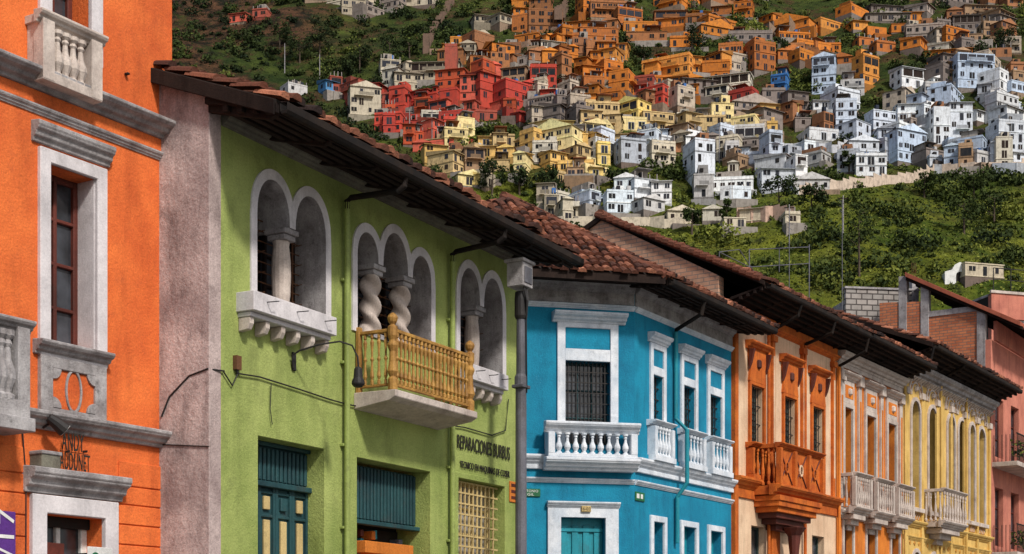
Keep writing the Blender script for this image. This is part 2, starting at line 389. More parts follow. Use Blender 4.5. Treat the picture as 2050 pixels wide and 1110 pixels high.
zz=[f.Z(260,v) for v in(925,975,1012,1052,1092,1135,1180,1230)]
for i in range(len(zz)-1):
    b.box('rusticated_courses',M['orange'],dr[1]+.24,sR-.03,-.01,.022,zz[i+1]+.006,zz[i]-.006)
    b.box('rusticated_courses',M['orange'],sL,dr[0]-.24,-.01,.022,zz[i+1]+.006,zz[i]-.006)
b.ring('door_surround',M['white'],dr[0],dr[1],0.02,dz,.2,.06,.08,bottom=False)
b.cornice('door_hood',st,dr[0]-.3,dr[1]+.26,f.Z(48,985),f.Z(48,935),.22)
b.window(dr[0],dr[1],.05,dz,-.28,M['signwhite'],2,2,.09,part='shop_door')
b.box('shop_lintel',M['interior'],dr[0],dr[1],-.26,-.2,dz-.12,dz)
b.box('shop_display',M['redwood'],dr[0]+.1,dr[0]+.45,-.24,-.18,dz-.75,dz-.3)
b.tube('cable',M['iron'],[(dr[0]-.28,.03,0.2),(dr[0]-.27,.03,dz+.35),(dr[0]-.32,.03,dz+.9),(dr[0]-.5,.03,dz+1.05)],.008)
b.box('wall_hook',M['iron'],f.S(248),f.S(254),0,.06,f.Z(248,150),f.Z(248,146))
b.done()
sg=bpy.data.objects.new('shop_sign',None); COL.objects.link(sg)
text('lettering_top','ANDY',f,f.S(124,.1),f.Z(124,900,.1),.1,f.S(168,.1)-f.S(124,.1),.2,M['letter'],sg,ext=.004)
text('lettering_bottom','AUDUNET',f,f.S(120,.1),f.Z(120,938,.1),.1,f.S(180,.1)-f.S(120,.1),.19,M['letter'],sg,ext=.004)
bpy.context.view_layer.update()
q=B('bars',f)
q.box('bar',M['iron'],f.S(120,.08),f.S(177,.08),.07,.08,f.Z(120,903,.08),f.Z(120,903,.08)+.008)
for u in(130,165): q.box('bar',M['iron'],f.S(u),f.S(u)+.008,0,.08,f.Z(u,905,.08),f.Z(u,900,.08))
e=q.done(); e.parent=sg
q=B('wall_meter_box',f); a=f.R(84,122,903,935,.2)
q.box('casing',M['soffit'],a[0],a[1],.0,.2,a[2],a[3]); q.box('lid',M['greystone'],a[0]-.01,a[1]+.01,-.0,.215,a[3]-.03,a[3]+.012)
q.done()
q=B('spotlight',f); c=f.S(118,.25); z=f.Z(118,852,.25)
q.tube('stem',M['iron'],[(c-.05,.05,z-.02),(c-.03,.15,z+.03)],.015); q.tube('head',M['iron'],[(c-.1,.2,z+.08),(c-.02,.24,z+.02),(c+.06,.28,z-.05)],[.05,.07,.085],10); q.tube('lens',M['signwhite'],[(c+.06,.28,z-.05),(c+.065,.283,z-.055)],.075,10)
q.done()
q=B('vertical_poster',f); a=f.R(-25,32,1020,1240,.04)
q.box('board',M['purple'],a[0],a[1],.025,.04,a[2],a[3]); e=q.done()
text('lettering','17/17',f,a[1]-.03,a[2]+.25,.045,.22,a[3]-a[2]-.3,M['signwhite'],e,vertical=True,ext=.002)
q=B('shop_notice_sign',f); a=f.R(176,226,1094,1150,.3)
q.box('board',M['signwhite'],a[0],a[1],.28,.30,a[2],a[3]); q.box('arm',M['iron'],a[0]+.02,a[0]+.05,0,.28,a[3]-.1,a[3]-.07); e=q.done()
text('lettering','2',f,a[0]+.05,a[2]+.05,.303,.12,.2,M['signgreen'],e,ext=.002)

# ================================================================== GREEN HOUSE
b=B('green_arcaded_house',G); f=G
sR=f.S(1040); zW=f.Z(443,228); th=.6
ZS=5.9; ZP=6.93
def arcade(arches,zs,zp):
    pts=[(arches[0][0],zs),(arches[-1][1],zs)]
    for a,c,zt in reversed(arches):
        m_=(a+c)/2; r=(c-a)/2
        for i in range(0,19):
            t=math.pi*i/18; pts.append((m_+r*math.cos(t),zp+(zt-zp)*math.sin(t)**.85 if 0<i<18 else zp))
    return pts
def arcade_outer(arches,zs,zp,fr,sink=0):
    a0=arches[0][0]-fr; a1=arches[-1][1]+fr; pts=[(a0,zs-sink),(a1,zs-sink)]
    n=90
    for i in range(n+1):
        x=a1+(a0-a1)*i/n; z=zp
        for a,c,zt in arches:
            m_=(a+c)/2; r=(c-a)/2+fr; q=1-((x-m_)/r)**2
            if q>0: z=max(z,zp+(zt+fr*1.1-zp)*q**.43)
        pts.append((x,z))
    return pts
def split(s1,s2,ws,gap,tops):
    tot=sum(ws); W=(s2-s1-gap*(len(ws)-1))/tot; out=[];x=s1
    for w,t in zip(ws,tops): out.append((x,x+w*W,t)); x+=w*W+gap
    return out
gA=split(f.S(512),f.S(650),[1,1],.12,[7.44,7.44])
gB=split(f.S(713),f.S(861),[1,1.25,1],.12,[7.30,7.46,7.30])
gC=split(f.S(919),f.S(1004),[1,1],.12,[7.44,7.44])
d1=(f.S(517),f.S(650),.02,f.Z(517,873)); d2=(f.S(715),f.S(862),.02,f.Z(715,916)); w3=(f.S(915),f.S(1008),2.2,f.Z(915,957))
b.plate('walls',M['green'],rect(0.003,sR,0,zW),[arcade(g,ZS,ZP) for g in(gA,gB,gC)]+[rect(*d1),rect(*d2),rect(*w3)],0,th)
for g in(gA,gB,gC):
    out=arcade_outer(g,ZS,ZP,.115); b.plate('arch_surround',M['white'],out,[arcade(g,ZS+.002,ZP)],.025,.03)
    hole=arcade(g,ZS,ZP)
    k=len(hole); off=[]
    for i in range(k):
        pa=Vector(hole[i-1]);pb=Vector(hole[(i+1)%k]); d=(pb-pa); nrm=Vector((-d.y,d.x)).normalized()*.004
        off.append((hole[i][0]+nrm.x,hole[i][1]+nrm.y))
    vs=[(a,-.02,c) for a,c in off]+[(a,th-.03,c) for a,c in off]
    b.add('arch_reveal',M['greystone'],vs,[(i,(i+1)%k,(i+1)%k+k,i+k) for i in range(k)])
    for a,c,zt in g:
        b.window(a+.005,c-.005,ZS,zt,-.5,M['brownwood'],2,4,.05,part='arch_window')
    for i in range(9):
        z=ZS+.12+i*.13; 
        if z<ZP+.15: b.tube('arch_grille',M['rust'],[(g[0][0]+.02,-.40,z),(g[-1][1]-.02,-.40,z)],.009,5)
    for a,c,zt in g:
        for q in(.25,.5,.75):
            x=a+(c-a)*q; b.box('arch_grille',M['rust'],x-.008,x+.008,-.412,-.392,ZS,ZP+.2)
            for i in range(4): z=ZS+.2+i*.26; b.tube('arch_grille',M['rust'],[(x,-.40,z),(x+.02,-.26,z+.02)],.006,4)
    for i in range(len(g)-1):
        c=(g[i][1]+g[i+1][0])/2; n=-.16
        b.box('capital',M['greystone'],c-.15,c+.15,-.32,.012,ZP-.07,ZP-.002); b.box('capital',M['greystone'],c-.12,c+.12,-.29,-.02,ZP-.14,ZP-.073)
        b.box('column_base',M['greystone'],c-.14,c+.14,-.30,-.01,ZS+.002,ZS+.08)
        if g is gB:
            tw=lambda a,z:1+.28*math.sin(2*a+(z-ZS)*21)
            b.lathe('twisted_column',M['agedwhite'],c,n,[(.125,ZS+.08+(ZP-.14-ZS-.08)*j/70) for j in range(71)],28,tw)
        else:
            b.lathe('column',M['agedwhite'],c,n,[(.10,ZS+.08),(.115,ZS+.2),(.125,ZS+.45),(.12,ZS+.65),(.10,ZP-.2),(.11,ZP-.14)],14)
for u0,u1 in((508,672),(948,1016)):
    a,c=f.S(u0,.25)-.02,f.S(u1,.25)
    if u0==948: a=f.S(905)
    b.box('window_sill',M['white'],a,c,-.03,.27,ZS-.24,ZS-.004)
    b.box('window_sill',M['white'],a+.03,c-.03,-.02,.2,ZS-.3,ZS-.243)
    k=max(3,int((c-a)/.25))
    for i in range(k):
        x=a+.08+(c-a-.16)*i/(k-1)
        b.prof('sill_bracket',M['agedwhite'],x-.04,x+.04,[(0,ZS-.303),(.18,ZS-.303),(.18,ZS-.38),(.14,ZS-.45),(0,ZS-.47)])
    for i in range(3):
        x=a+.25+(c-a-.4)*i/2.2; b.tube('sill_rods',M['iron'],[(x,.25,ZS-.1),(x+.02,.37,ZS-.1),(x+.1,.38,ZS-.08)],.008,5)
nb=.62; a=f.S(708); c=f.S(950,nb); zf=5.0
b.prof('balcony_slab',M['agedwhite'],a,c,[(0,zf-.16),(0,zf-.05),(0,zf+.06),(nb+.05,zf+.06),(nb+.05,zf-.03),(nb-.05,zf-.08)])
zr=zf+1.0
def spindle(x,n,z1,z2,r=.028):
    h=z2-z1; b.lathe('railing_balusters',M['ochre'],x,n,[(r*q,z1+h*t) for q,t in[(.8,0),(.8,.08),(.45,.1),(1,.16),(.6,.3),(.5,.45),(1,.5),(.5,.55),(.6,.7),(1,.84),(.45,.9),(.8,.92),(.8,1)]],7)
def post(x,n,z1,z2,r=.06):
    h=z2-z1; b.lathe('railing_posts',M['ochre'],x,n,[(r*q,z1+h*t) for q,t in[(.9,0),(.9,.15),(.55,.17),(1,.24),(.7,.36),(.6,.5),(1,.58),(.6,.64),(.9,.7),(.9,.82),(.4,.84),(.8,.88),(1,.93),(.7,.97),(.1,1)]],10)
xl=a+.07; xr=c-.07
b.box('railing',M['ochre'],xl,xr,nb-.07,nb-.01,zr-.16,zr-.11); b.box('railing',M['ochre'],xl,xr,nb-.06,nb-.02,zf+.12,zf+.16)
for x in(xl,xr):
    b.box('railing',M['ochre'],x-.03,x+.03,.0,nb-.07,zr-.158,zr-.112); b.box('railing',M['ochre'],x-.02,x+.02,.0,nb-.07,zf+.122,zf+.158)
    post(x,nb-.04,zf+.06,zr+.1,.075); b.box('railing_posts',M['ochre'],x-.045,x+.045,.01,.07,zf+.06,zr-.05)
    for i in range(4): spindle(x,.14+i*.11,zf+.16,zr-.16)
k=20
for i in range(1,k): spindle(xl+(xr-xl)*i/k,nb-.04,zf+.16,zr-.16,.034)
zE=7.86; nE=1.05; nR=-3.6; zR=9.62; sl=(zR-zE)/(nE-nR)
b.prof('side_wall',M['concrete'],-.22,0,[(0,0),(0,zE+sl*nE-.14),(nR,zR-.14),(-8,zE-.1),(-8,0)])
b.prof('side_wall_upper',M['soffit'],sR-.2,sR-.004,[(-.61,0),(-.61,zW+.25),(nR,zR-.2),(-8,zE-.1),(-8,0)])
b.box('body_shell',M['interior'],.01,sR-.21,-7.9,-th-.01,0,zW-.1)
sE1=-.33; sE2=f.S(1150,nE)
b.eave(sE1+.02,sR+.05,0,zW,nE,zE,.5)
b.prof('eave_soffit_end',M['brownwood'],sR+.052,sE2,[(0,zW+.05),(nE-.04,zE-.10),(nE-.04,zE-.07),(0,zW+.12)])
b.prof('gutter',M['gutter'],sR+.0,sE2-.03,[(nE+.0,zE-.04),(nE,zE-.13),(nE+.03,zE-.17),(nE+.09,zE-.17),(nE+.12,zE-.13),(nE+.12,zE-.04)])
b.cornice('eave_moulding',M['soffit'],.005,sR-.01,zW-.14,zW-.01,.14)
b.roof(sE1,sE2,nE,zE,nR,zR,course=.36)
b.prof('rake_board',M['brownwood'],sE1-.03,sE1-.005,[(nE,zE-.2),(nE,zE-.02),(nR,zR-.02),(nR,zR-.2)])
b.prof('rake_soffit',M['brownwood'],sE1,-.0,[(nE-.1,zE-.12),(nE-.1,zE-.10),(nR,zR-.12),(nR,zR-.14)])
def slats(s1,s2,z1,z2,n,m,k):
    b.box('door_transom',m,s1,s2,n-.05,n-.02,z1,z2)
    for i in range(k):
        x=s1+(s2-s1)*(i+.5)/k; w=(s2-s1)/k*.3; b.box('door_transom',m,x-w,x+w,n-.02,n+.015,z1+.02,z2-.02)
zt1=f.Z(517,966)
b.box('door_leaf',M['teal'],d1[0],d1[1],-.36,-.3,.02,zt1); slats(d1[0],d1[1],zt1+.07,d1[3]-.05,-.28,M['teal'],16)
b.box('door_transom_bar',M['teal'],d1[0],d1[1],-.31,-.2,zt1,zt1+.07); b.box('door_transom_bar',M['teal'],d1[0],d1[1],-.31,-.22,d1[3]-.05,d1[3])
W=(d1[1]-d1[0])/4
for i in range(4):
    x=d1[0]+i*W
    b.box('door_stiles',M['teal'],x,x+.05,-.3,-.265,.02,zt1-.002); b.box('door_stiles',M['teal'],x+W-.05,x+W-.003,-.3,-.268,.02,zt1-.004)
    for j,(p0,p1) in enumerate([(.08,.32),(.38,1.0),(1.08,1.32),(1.38,2.1)]):
        z1,z2=zt1-p1,zt1-p0
        b.box('door_rails',M['teal'],x+.05,x+W-.05,-.3,-.27,z2,z2+.04)
        b.box('door_panels',M['panel'] if (i+j)%2 or j==1 else M['teal'],x+W*.33,x+W*.67,-.3,-.262,z1+.04,z2-.03)
zt2=f.Z(715,1035)
slats(d2[0],d2[1],zt2,d2[3]-.04,-.26,M['teal'],22)
b.box('door_transom_bar',M['teal'],d2[0],d2[1],-.3,-.18,zt2-.06,zt2)
b.box('shop_interior',M['interior'],d2[0],d2[1],-.59,-.57,0.02,zt2-.06)
for i in range(46):
    x=R(d2[0]+.02,d2[1]-.2); z=R(2.3,zt2-.2); b.box('shop_goods',random.choice([M['goods'],M['redwood'],M['coral'],M['curtain'],M['greyblue'],M['redwood'],M['bluedoor']]),x,x+R(.03,.12),-.56,R(-.5,-.35)-i*.0007,z,z+R(.04,.16))
b.box('shop_awning',M['goods'],d2[0]+.15,d2[1]-.15,-.4,-.12,zt2-.72,zt2-.62)
b.box('shop_awning',M['goods'],d2[0]+.5,d2[1]-.15,-.45,-.2,zt2-.45,zt2-.28)
b.window(w3[0],w3[1],w3[2],w3[3],-.3,M['panel'],3,5,.05,gm=M['curtain'],part='ground_window')
b.grille('ground_window_grille',M['panel'],w3[0]+.02,w3[1]-.04,w3[2],w3[3]-.03,-.1,.12,.16,.012)
b.ring('ground_window_surround',M['green'],w3[0],w3[1],w3[2],w3[3],.09,.03,.04)
for u,vt,ue,ve,ue2 in((695,405,806,378,806),(906,512,1006,480,1006)):
    x=f.S(u,.08); z=f.Z(u,vt,.08); 
    b.tube('downpipe',M['greenpipe'],[(x,.08,0),(x,.08,z)],.042,8)
    x2=f.S(ue,nE); z2=f.Z(ue,ve,nE)
    b.tube('downpipe_elbow',M['gutter'],[(x,.08,z-.1),(x,.08,z+.02),(x+.03,.12,z+.06),(x2-.02,nE-.05,z2-.03),(x2,nE+.03,z2+.03),(x2,nE+.06,zE-.12)],.042,8)
    for q in range(6): b.box('pipe_clip',M['greenpipe'],x-.06,x+.06,0,.06,1+q*1.1,1.04+q*1.1)
b.box('side_balcony_slab',M['white'],sR,sR+.55,-2.6,-.55,5.1,5.22)
for i in range(12):
    spindle(sR+.5,-.62-i*.16,5.3,6.05,.035)
for i in range(4): spindle(sR+.1+i*.12,-.6,5.3,6.05,.035)
post(sR+.5,-.6,5.22,6.35,.08)
b.box('railing',M['ochre'],sR+.47,sR+.53,-2.5,-.6,6.05,6.1); b.box('railing',M['ochre'],sR,sR+.5,-.63,-.57,6.05,6.098)
def cab(pts,r=.010,n=.03,m=M['iron']): b.tube('cable',m,[(f.S(u,n),n,f.Z(u,v,n)) for u,v in pts],r,6)
cab([(446,742),(465,772),(476,748),(520,755),(600,780),(660,800),(696,810),(740,818),(800,832),(862,846),(930,856),(985,872),(1012,862),(1018,800)])
cab([(543,768),(541,820),(545,850)],.006); cab([(476,748),(472,735)],.018)
b.box('cable_bracket',M['rust'],f.S(466),f.S(476),0,.06,f.Z(466,740),f.Z(466,712))
b.tube('cable',M['iron'],[(-.23,-.72,f.Z(345,810)),(-.23,-.6,f.Z(345,770)),(-.225,-.3,f.Z(400,744)),(-.23,-.02,f.Z(440,744)),(.02,.03,f.Z(446,744))],.011,6)
b.tube('cable',M['iron'],[(-.23,-.72,5.0-.95),(-.23,-.0,3.98)],.007,5)
b.done()
e=bpy.data.objects.new('shop_sign',None); COL.objects.link(e)
x0=f.S(915,.02);x1=f.S(1020,.02)
text('lettering_top','REPARACIONES BURBUS',f,x0,f.Z(915,897,.02),.02,x1-x0,.21,M['letter'],e,ext=.005)
text('lettering_bottom','TECNICO EN MAQUINAS DE COSER',f,f.S(921,.02),f.Z(921,936,.02),.02,x1-f.S(921,.02),.125,M['letter'],e,ext=.005)
q=B('wall_plaque',f); a=f.R(1021,1034,963,1005,.02); q.box('board',M['goods'],a[0],a[1],0,.02,a[2],a[3]); 
for i in range(3): q.box('ornament',M['redwood'],a[0]+.04,a[1]-.03,.02,.026,a[2]+.05+i*.1,a[2]+.1+i*.1)
q.done()
q=B('street_lamp',f); P=[(587,738,.03),(585,712,.05),(600,702,.15),(640,690,.4),(680,684,.62),(705,692,.75),(716,715,.8),(718,740,.8)]
q.tube('arm',M['iron'],[(f.S(u,n),n,f.Z(u,v,n)) for u,v,n in P],.013,7)
c=f.S(717,.8); z=f.Z(717,760,.8)
q.lathe('head',M['iron'],c,.8,[(.02,z+.16),(.05,z+.14),(.06,z+.02),(.08,z-.02),(.085,z-.06),(.05,z-.1)],12)
q.box('bracket',M['iron'],f.S(583),f.S(590),0,.03,f.Z(583,742),f.Z(583,705)); q.done()
q=B('utility_pole',f); n=.75; c=f.S(1043,n)
q.lathe('pole',M['polemetal'],c,n,[(.105,0),(.105,2.2),(.09,2.25),(.085,5.6),(.10,5.62),(.10,5.75),(.075,5.8),(.07,6.5),(.06,f.Z(1043,590,n))],14)
z=f.Z(1043,640,n); q.lathe('collar',M['iron'],c,n,[(.08,z),(.10,z+.05),(.10,z+.3),(.09,z+.42)],14)
z=f.Z(1043,578,n); q.box('junction_box',M['greystone'],c-.2,c+.12,n-.14,n+.14,z,z+.36)
q.box('junction_box_lid',M['greystone'],c-.24,c+.16,n-.17,n+.17,z+.362,z+.41); q.box('box_door',M['polemetal'],c-.16,c+.08,n+.14,n+.155,z+.05,z+.3)
for i in range(3): q.tube('cable',M['iron'],[(c-.1+i*.05,n+.1,z),(c-.06+i*.02,n+.13,z-.2),(c,n+.09,z-.5),(c+.01,n+.095,z-1.6)],.012,5)
q.box('arm_clamp',M['polemetal'],c-.12,c+.12,n-.1,n+.1,5.58,5.63)
q.done()

# ================================================================== BLUE HOUSE
b=B('blue_corner_house',B2)
wt=8.95; BW=M['bluewhite']
def blue_trim(bb,f,s1,s2):
    bb.cornice('upper_band',BW,s1,s2,8.58,8.68,.08)
    bb.plate('frieze',M['greystone'],rect(s1,s2,8.70,wt),[],.03,.05)
    bb.cornice('cove_cornice',M['greystone'],s1,s2,wt-.02,wt+.22,.22)
    bb.cornice('belt_course',BW,s1,s2,5.36,5.56,.17)
    bb.box('belt_plinth',BW,s1,s2,-.01,.06,5.27,5.36)
    bb.box('belt_top',M['blue'],s1,s2,-.01,.045,5.565,5.68)
    bb.cornice('lower_band',BW,s1,s2,5.0,5.10,.08)
f=B2; sR=f.S(1464)
wins=[]
for hu0,hu1,hv0,hv1,o0,o1,pv0,pv1,ov0,ov1 in((1293,1345,668,690,1305,1326,700,736,752,858),(1357,1407,690,713,1366,1390,722,754,770,870),(1408,1458,708,733,1419,1443,740,770,788,885)):
    s1,s2=f.S(o0),f.S(o1); wins.append((s1,s2,6.2,f.Z(o0,ov0),f.Z(o0,pv1),f.Z(o0,pv0)))
zt=sum(w[3] for w in wins)/3; pz0=sum(w[4] for w in wins)/3; pz1=sum(w[5] for w in wins)/3
doors=[(f.S(1306),f.S(1327)),(f.S(1366),f.S(1391)),(f.S(1420),f.S(1444))]; zd=4.3
b.plate('walls',M['blue'],rect(.002,sR-.003,0,wt),[rect(w[0],w[1],5.75,zt) for w in wins]+[rect(a,c,.02,zd) for a,c in doors],0,.36)
for w in wins:
    a,c=w[0],w[1]
    b.ring('window_surround',BW,a,c,5.75,pz1,.12,.05,.06,bottom=False)
    b.box('window_head_panel',BW,a,c,.0,.04,zt,pz0); b.box('window_head_field',M['blue'],a+.01,c-.01,-.01,.02,pz0,pz1)
    b.cornice('window_hood',BW,a-.2,c+.2,pz1+.13,pz1+.32,.18)
    b.window(a,c,5.75,zt,-.24,M['teal'],2,3,.05)
    b.grille('window_grille',M['iron'],a,c,5.75,zt,-.1,.1,.22,.01)
    b.box('balustrade',BW,a-.22,a-.1,0,.2,5.69,6.29); b.box('balustrade',BW,c+.1,c+.22,0,.2,5.69,6.29)
    b.cornice('balustrade',BW,a-.26,c+.26,6.3,6.42,.24); b.box('balustrade',BW,a-.24,c+.24,0,.22,5.562,5.685)
    b.box('balustrade_back',M['blue'],a-.08,c+.08,.0,.06,5.69,6.29)
    k=5
    for i in range(k): b.baluster('balusters',BW,a-.03+(c-a+.06)*i/(k-1),.14,5.68,6.3,.05)
for a,c in doors:
    b.ring('door_surround',BW,a,c,0.02,zd,.13,.05,.06,bottom=False)
    b.box('door',M['bluedoor'],a,c,-.26,-.2,.02,zd)
    for z in(1.,2.,3.): b.box('door',M['bluedoor'],a+.08,c-.08,-.2,-.18,z+.1,z+.85)
blue_trim(b,f,.02,sR+.02)
x=f.S(1353,.07)
b.tube('downpipe',M['bluedoor'],[(x,.07,f.Z(1353,668)),(x,.07,6.6),(x+.12,.28,6.35),(x+.12,.28,5.2),(x+.05,.08,4.9),(x+.05,.08,3.9)],.05,8)
x2=f.S(1411,.95); b.tube('downpipe_elbow',M['gutter'],[(x,.07,f.Z(1353,672)),(x,.08,f.Z(1353,664)),(x2,.88,f.Z(1411,628,.95)),(x2,.95,9.0)],.045,8)
b.box('body_shell',M['interior'],.0,sR-.02,-8,-.37,0,wt-.05)
b.box('body_side',M['blue'],-2.05,-.01,-8,-2.06,0,wt)
f1=B1; bb=B('chamfer_facade',B1)
wm=(f1.S(1131),f1.S(1221),5.8,f1.Z(1131,722)); dm=(f1.S(1122),f1.S(1211),.02,f1.Z(1122,1036))
p0,p1=f1.Z(1131,698),f1.Z(1131,656)
bb.plate('chamfer_walls',M['blue'],rect(0,CL-.002,0,wt),[rect(*wm),rect(*dm)],0,.36)
bb.ring('window_surround',BW,wm[0],wm[1],5.75,p1,.17,.05,.06,bottom=False)
bb.box('window_head_panel',BW,wm[0],wm[1],0,.04,wm[3],p0); bb.box('window_head_field',M['blue'],wm[0]+.01,wm[1]-.01,-.01,.025,p0,p1)
bb.cornice('window_hood',BW,wm[0]-.28,wm[1]+.32,p1+.1,p1+.3,.28)
bb.window(wm[0],wm[1],wm[2],wm[3],-.24,M['teal'],3,3,.05)
bb.grille('window_grille',M['iron'],wm[0],wm[1],5.8,wm[3],-.08,.085,.2,.009)
blue_trim(bb,f1,0,CL-.005)
nb=.42; a,c=f1.S(1098,nb),f1.S(1277,nb); zr=f1.Z(1098,862,nb); zb=f1.Z(1098,912,nb)
bb.cornice('balcony',BW,a-.05,c+.05,zb-.27,zb-.02,.24,nb-.2); bb.box('balcony',BW,a-.02,c+.02,-.01,nb-.19,zb-.26,zb-.03)
bb.box('balcony',BW,a,c,nb-.16,nb,zb-.015,zb+.06)
bb.cornice('balcony_rail',BW,a-.06,c+.06,zr-.02,zr+.2,.2,nb-.15)
for x in(a,c-.14): bb.box('balcony_rail',BW,x,x+.14,nb-.15,nb+.003,zb+.06,zr-.02); bb.box('balcony_rail',BW,x+.02,x+.12,0,nb-.15,zb+.0,zr+.1)
for i in range(9): bb.baluster('balusters',BW,a+.24+(c-a-.48)*i/8,nb-.08,zb+.06,zr-.02,.068,10)
bb.ring('door_surround',BW,dm[0],dm[1],.02,dm[3],.28,.06,.07,bottom=False); bb.cornice('door_surround',BW,dm[0]-.3,dm[1]+.3,dm[3]+.2,dm[3]+.32,.1,.05)
bb.box('door',M['bluedoor'],dm[0],dm[1],-.26,-.2,.02,dm[3])
bb.box('door',M['bluedoor'],dm[0],dm[1],-.2,-.15,dm[3]-.28,dm[3]-.2)
for i in range(4):
    x=dm[0]+(dm[1]-dm[0])*i/4
    for z in(1.2,2.2,3.3): bb.box('door',M['bluedoor'],x+.05,x+(dm[1]-dm[0])/4-.05,-.2,-.17,z,z+.85)
e1=bb.done()
zE,zA=9.12,11.62
c1=Vector((-.373,-.9,zE)); c2=Vector((-2.95,1.68,zE)); ap_=Vector((.45,3.5,zA)); c3=Vector((-2.95,8,zE))
dn=4.4; ln=math.hypot(dn,zA-zE); sE=5.35
b.tiles((-.373,-.9,zE),(1,0,0),(0,dn,zA-zE),[(0,0),(sE+.373,0),(sE+.373,ln),(.82,ln)],part='roof_tiles')
al=(c1-c2).normalized(); rel=ap_-c2; upv=rel-al*rel.dot(al)
b.tiles(tuple(c2),tuple(al),tuple(upv),[(0,0),((c1-c2).length,0),(rel.dot(al),upv.length)])
al=(c2-c3).normalized(); rel=ap_-c3; upv=rel-al*rel.dot(al)
b.tiles(tuple(c3),tuple(al),tuple(upv),[(0,0),((c2-c3).length,0),(rel.dot(al),upv.length)])
b.tube('ridge_tiles',M['tile'],[(.45+i*(sE-.45)/10,-3.5,zA+.03) for i in range(11)],.11)
b.tube('ridge_tiles',M['tile'],[tuple(Vector((c1.x,-c1.y,c1.z)).lerp(Vector((ap_.x,-ap_.y,ap_.z)),i/10)) for i in range(11)],.09)
b.eave(-.3,sE,0,wt+.15,.9,zE,.5)
b.prof('roof_back_slope',M['moss'],.45,sE,[(-3.5,zA-.02),(-8,zE),(-8,zE-.1),(-3.5,zA-.12)])
q1=Vector((0,0,wt+.15)); q2=Vector((-2.05,2.05,wt+.15)); dz_=Vector((0,0,-.1))
b.add('chamfer_soffit',M['brownwood'],[tuple(q) for q in(q1,q2,c2+dz_,c1+dz_)],[(0,1,2,3)])
b.add('chamfer_fascia',M['brownwood'],[tuple(q) for q in(c1+dz_*1.6,c2+dz_*1.6,c2-dz_*.1,c1-dz_*.1)],[(0,1,2,3)])
eb=b.done()
bpy.context.view_layer.update()
e1.parent=eb; e1.matrix_parent_inverse=eb.matrix_world.inverted()
q=B('street_sign',f1); a=f1.R(1040,1082,978,994,.03); q.box('plate',M['signgreen'],a[0],a[1],0,.03,a[2],a[3]); e=q.done()
text('lettering_top','ANTONIO',f1,a[0]+.03,a[2]+.09,.033,a[1]-a[0]-.08,.05,M['signwhite'],e,ext=.001)
text('lettering_bottom','GIL',f1,a[0]+.16,a[2]+.02,.033,.14,.05,M['signwhite'],e,ext=.001)
q=B('house_number_sign',f1); a=f1.R(1164,1183,1013,1025,.09); q.box('plate',M['panel'],a[0],a[1],.05,.11,a[2],a[3]); e=q.done()
text('lettering','6-03',f1,a[0]+.02,a[2]+.03,.112,a[1]-a[0]-.04,a[3]-a[2]-.06,M['iron'],e,ext=.001)
q=B('street_sign',B2); a=B2.R(1273,1291,984,1002,.03); q.box('plate',M['signgreen'],a[0],a[1],0,.03,a[2],a[3])
q.box('white_square',M['signwhite'],a[0]+.04,a[0]+.16,.03,.033,a[2]+.05,a[3]-.04); q.box('white_square',M['signwhite'],a[0]+.22,a[0]+.32,.03,.033,a[2]+.05,a[3]-.04); q.done()

# ================================================================== ORANGE & CREAM HOUSE
f=C
b=B('orange_trimmed_cream_house',C); sR=f.S(1674); zW=9.75; CO=M['c_orange']
ops=[(f.S(1500),f.S(1526)),(f.S(1567),f.S(1591)),(f.S(1624),f.S(1646))]
ztop=f.Z(1500,770)
gd=[(f.S(1504),f.S(1532),.02,f.Z(1504,1052)),(f.S(1626),f.S(1650),.02,f.Z(1626,1072))]
b.plate('walls',M['c_cream'],rect(.002,sR-.002,0,zW),[rect(a,c,5.75,ztop) for a,c in ops]+[rect(*g) for g in gd],0,.36)
b.box('body_shell',M['interior'],.0,sR-.01,-8,-.37,0,zW-.1)
b.box('pilaster',CO,0,.17,-.01,.1,0,zW-.2)
for x in(f.S(1544),f.S(1604),f.S(1665)):
    b.box('pilaster',CO,x-.08,x+.08,-.01,.08,5.7,zW-.2); b.box('pilaster_panel',M['c_cream'],x-.04,x+.04,.08,.09,6.2,zW-.9)
    b.box('pilaster_capital',CO,x-.13,x+.13,-.01,.13,zW-.55,zW-.4)
b.box('frieze',CO,0,sR,-.01,.05,zW-.3,zW); b.cornice('frieze_moulding',CO,0,sR,zW-.32,zW-.2,.14)
b.cornice('belt_course',CO,0,sR,5.42,5.68,.25); b.box('belt_plinth',CO,0,sR-.0,-.01,.05,5.2,5.42)
b.box('ground_pilaster',CO,f.S(1540),f.S(1556),-.01,.08,0,5.2)
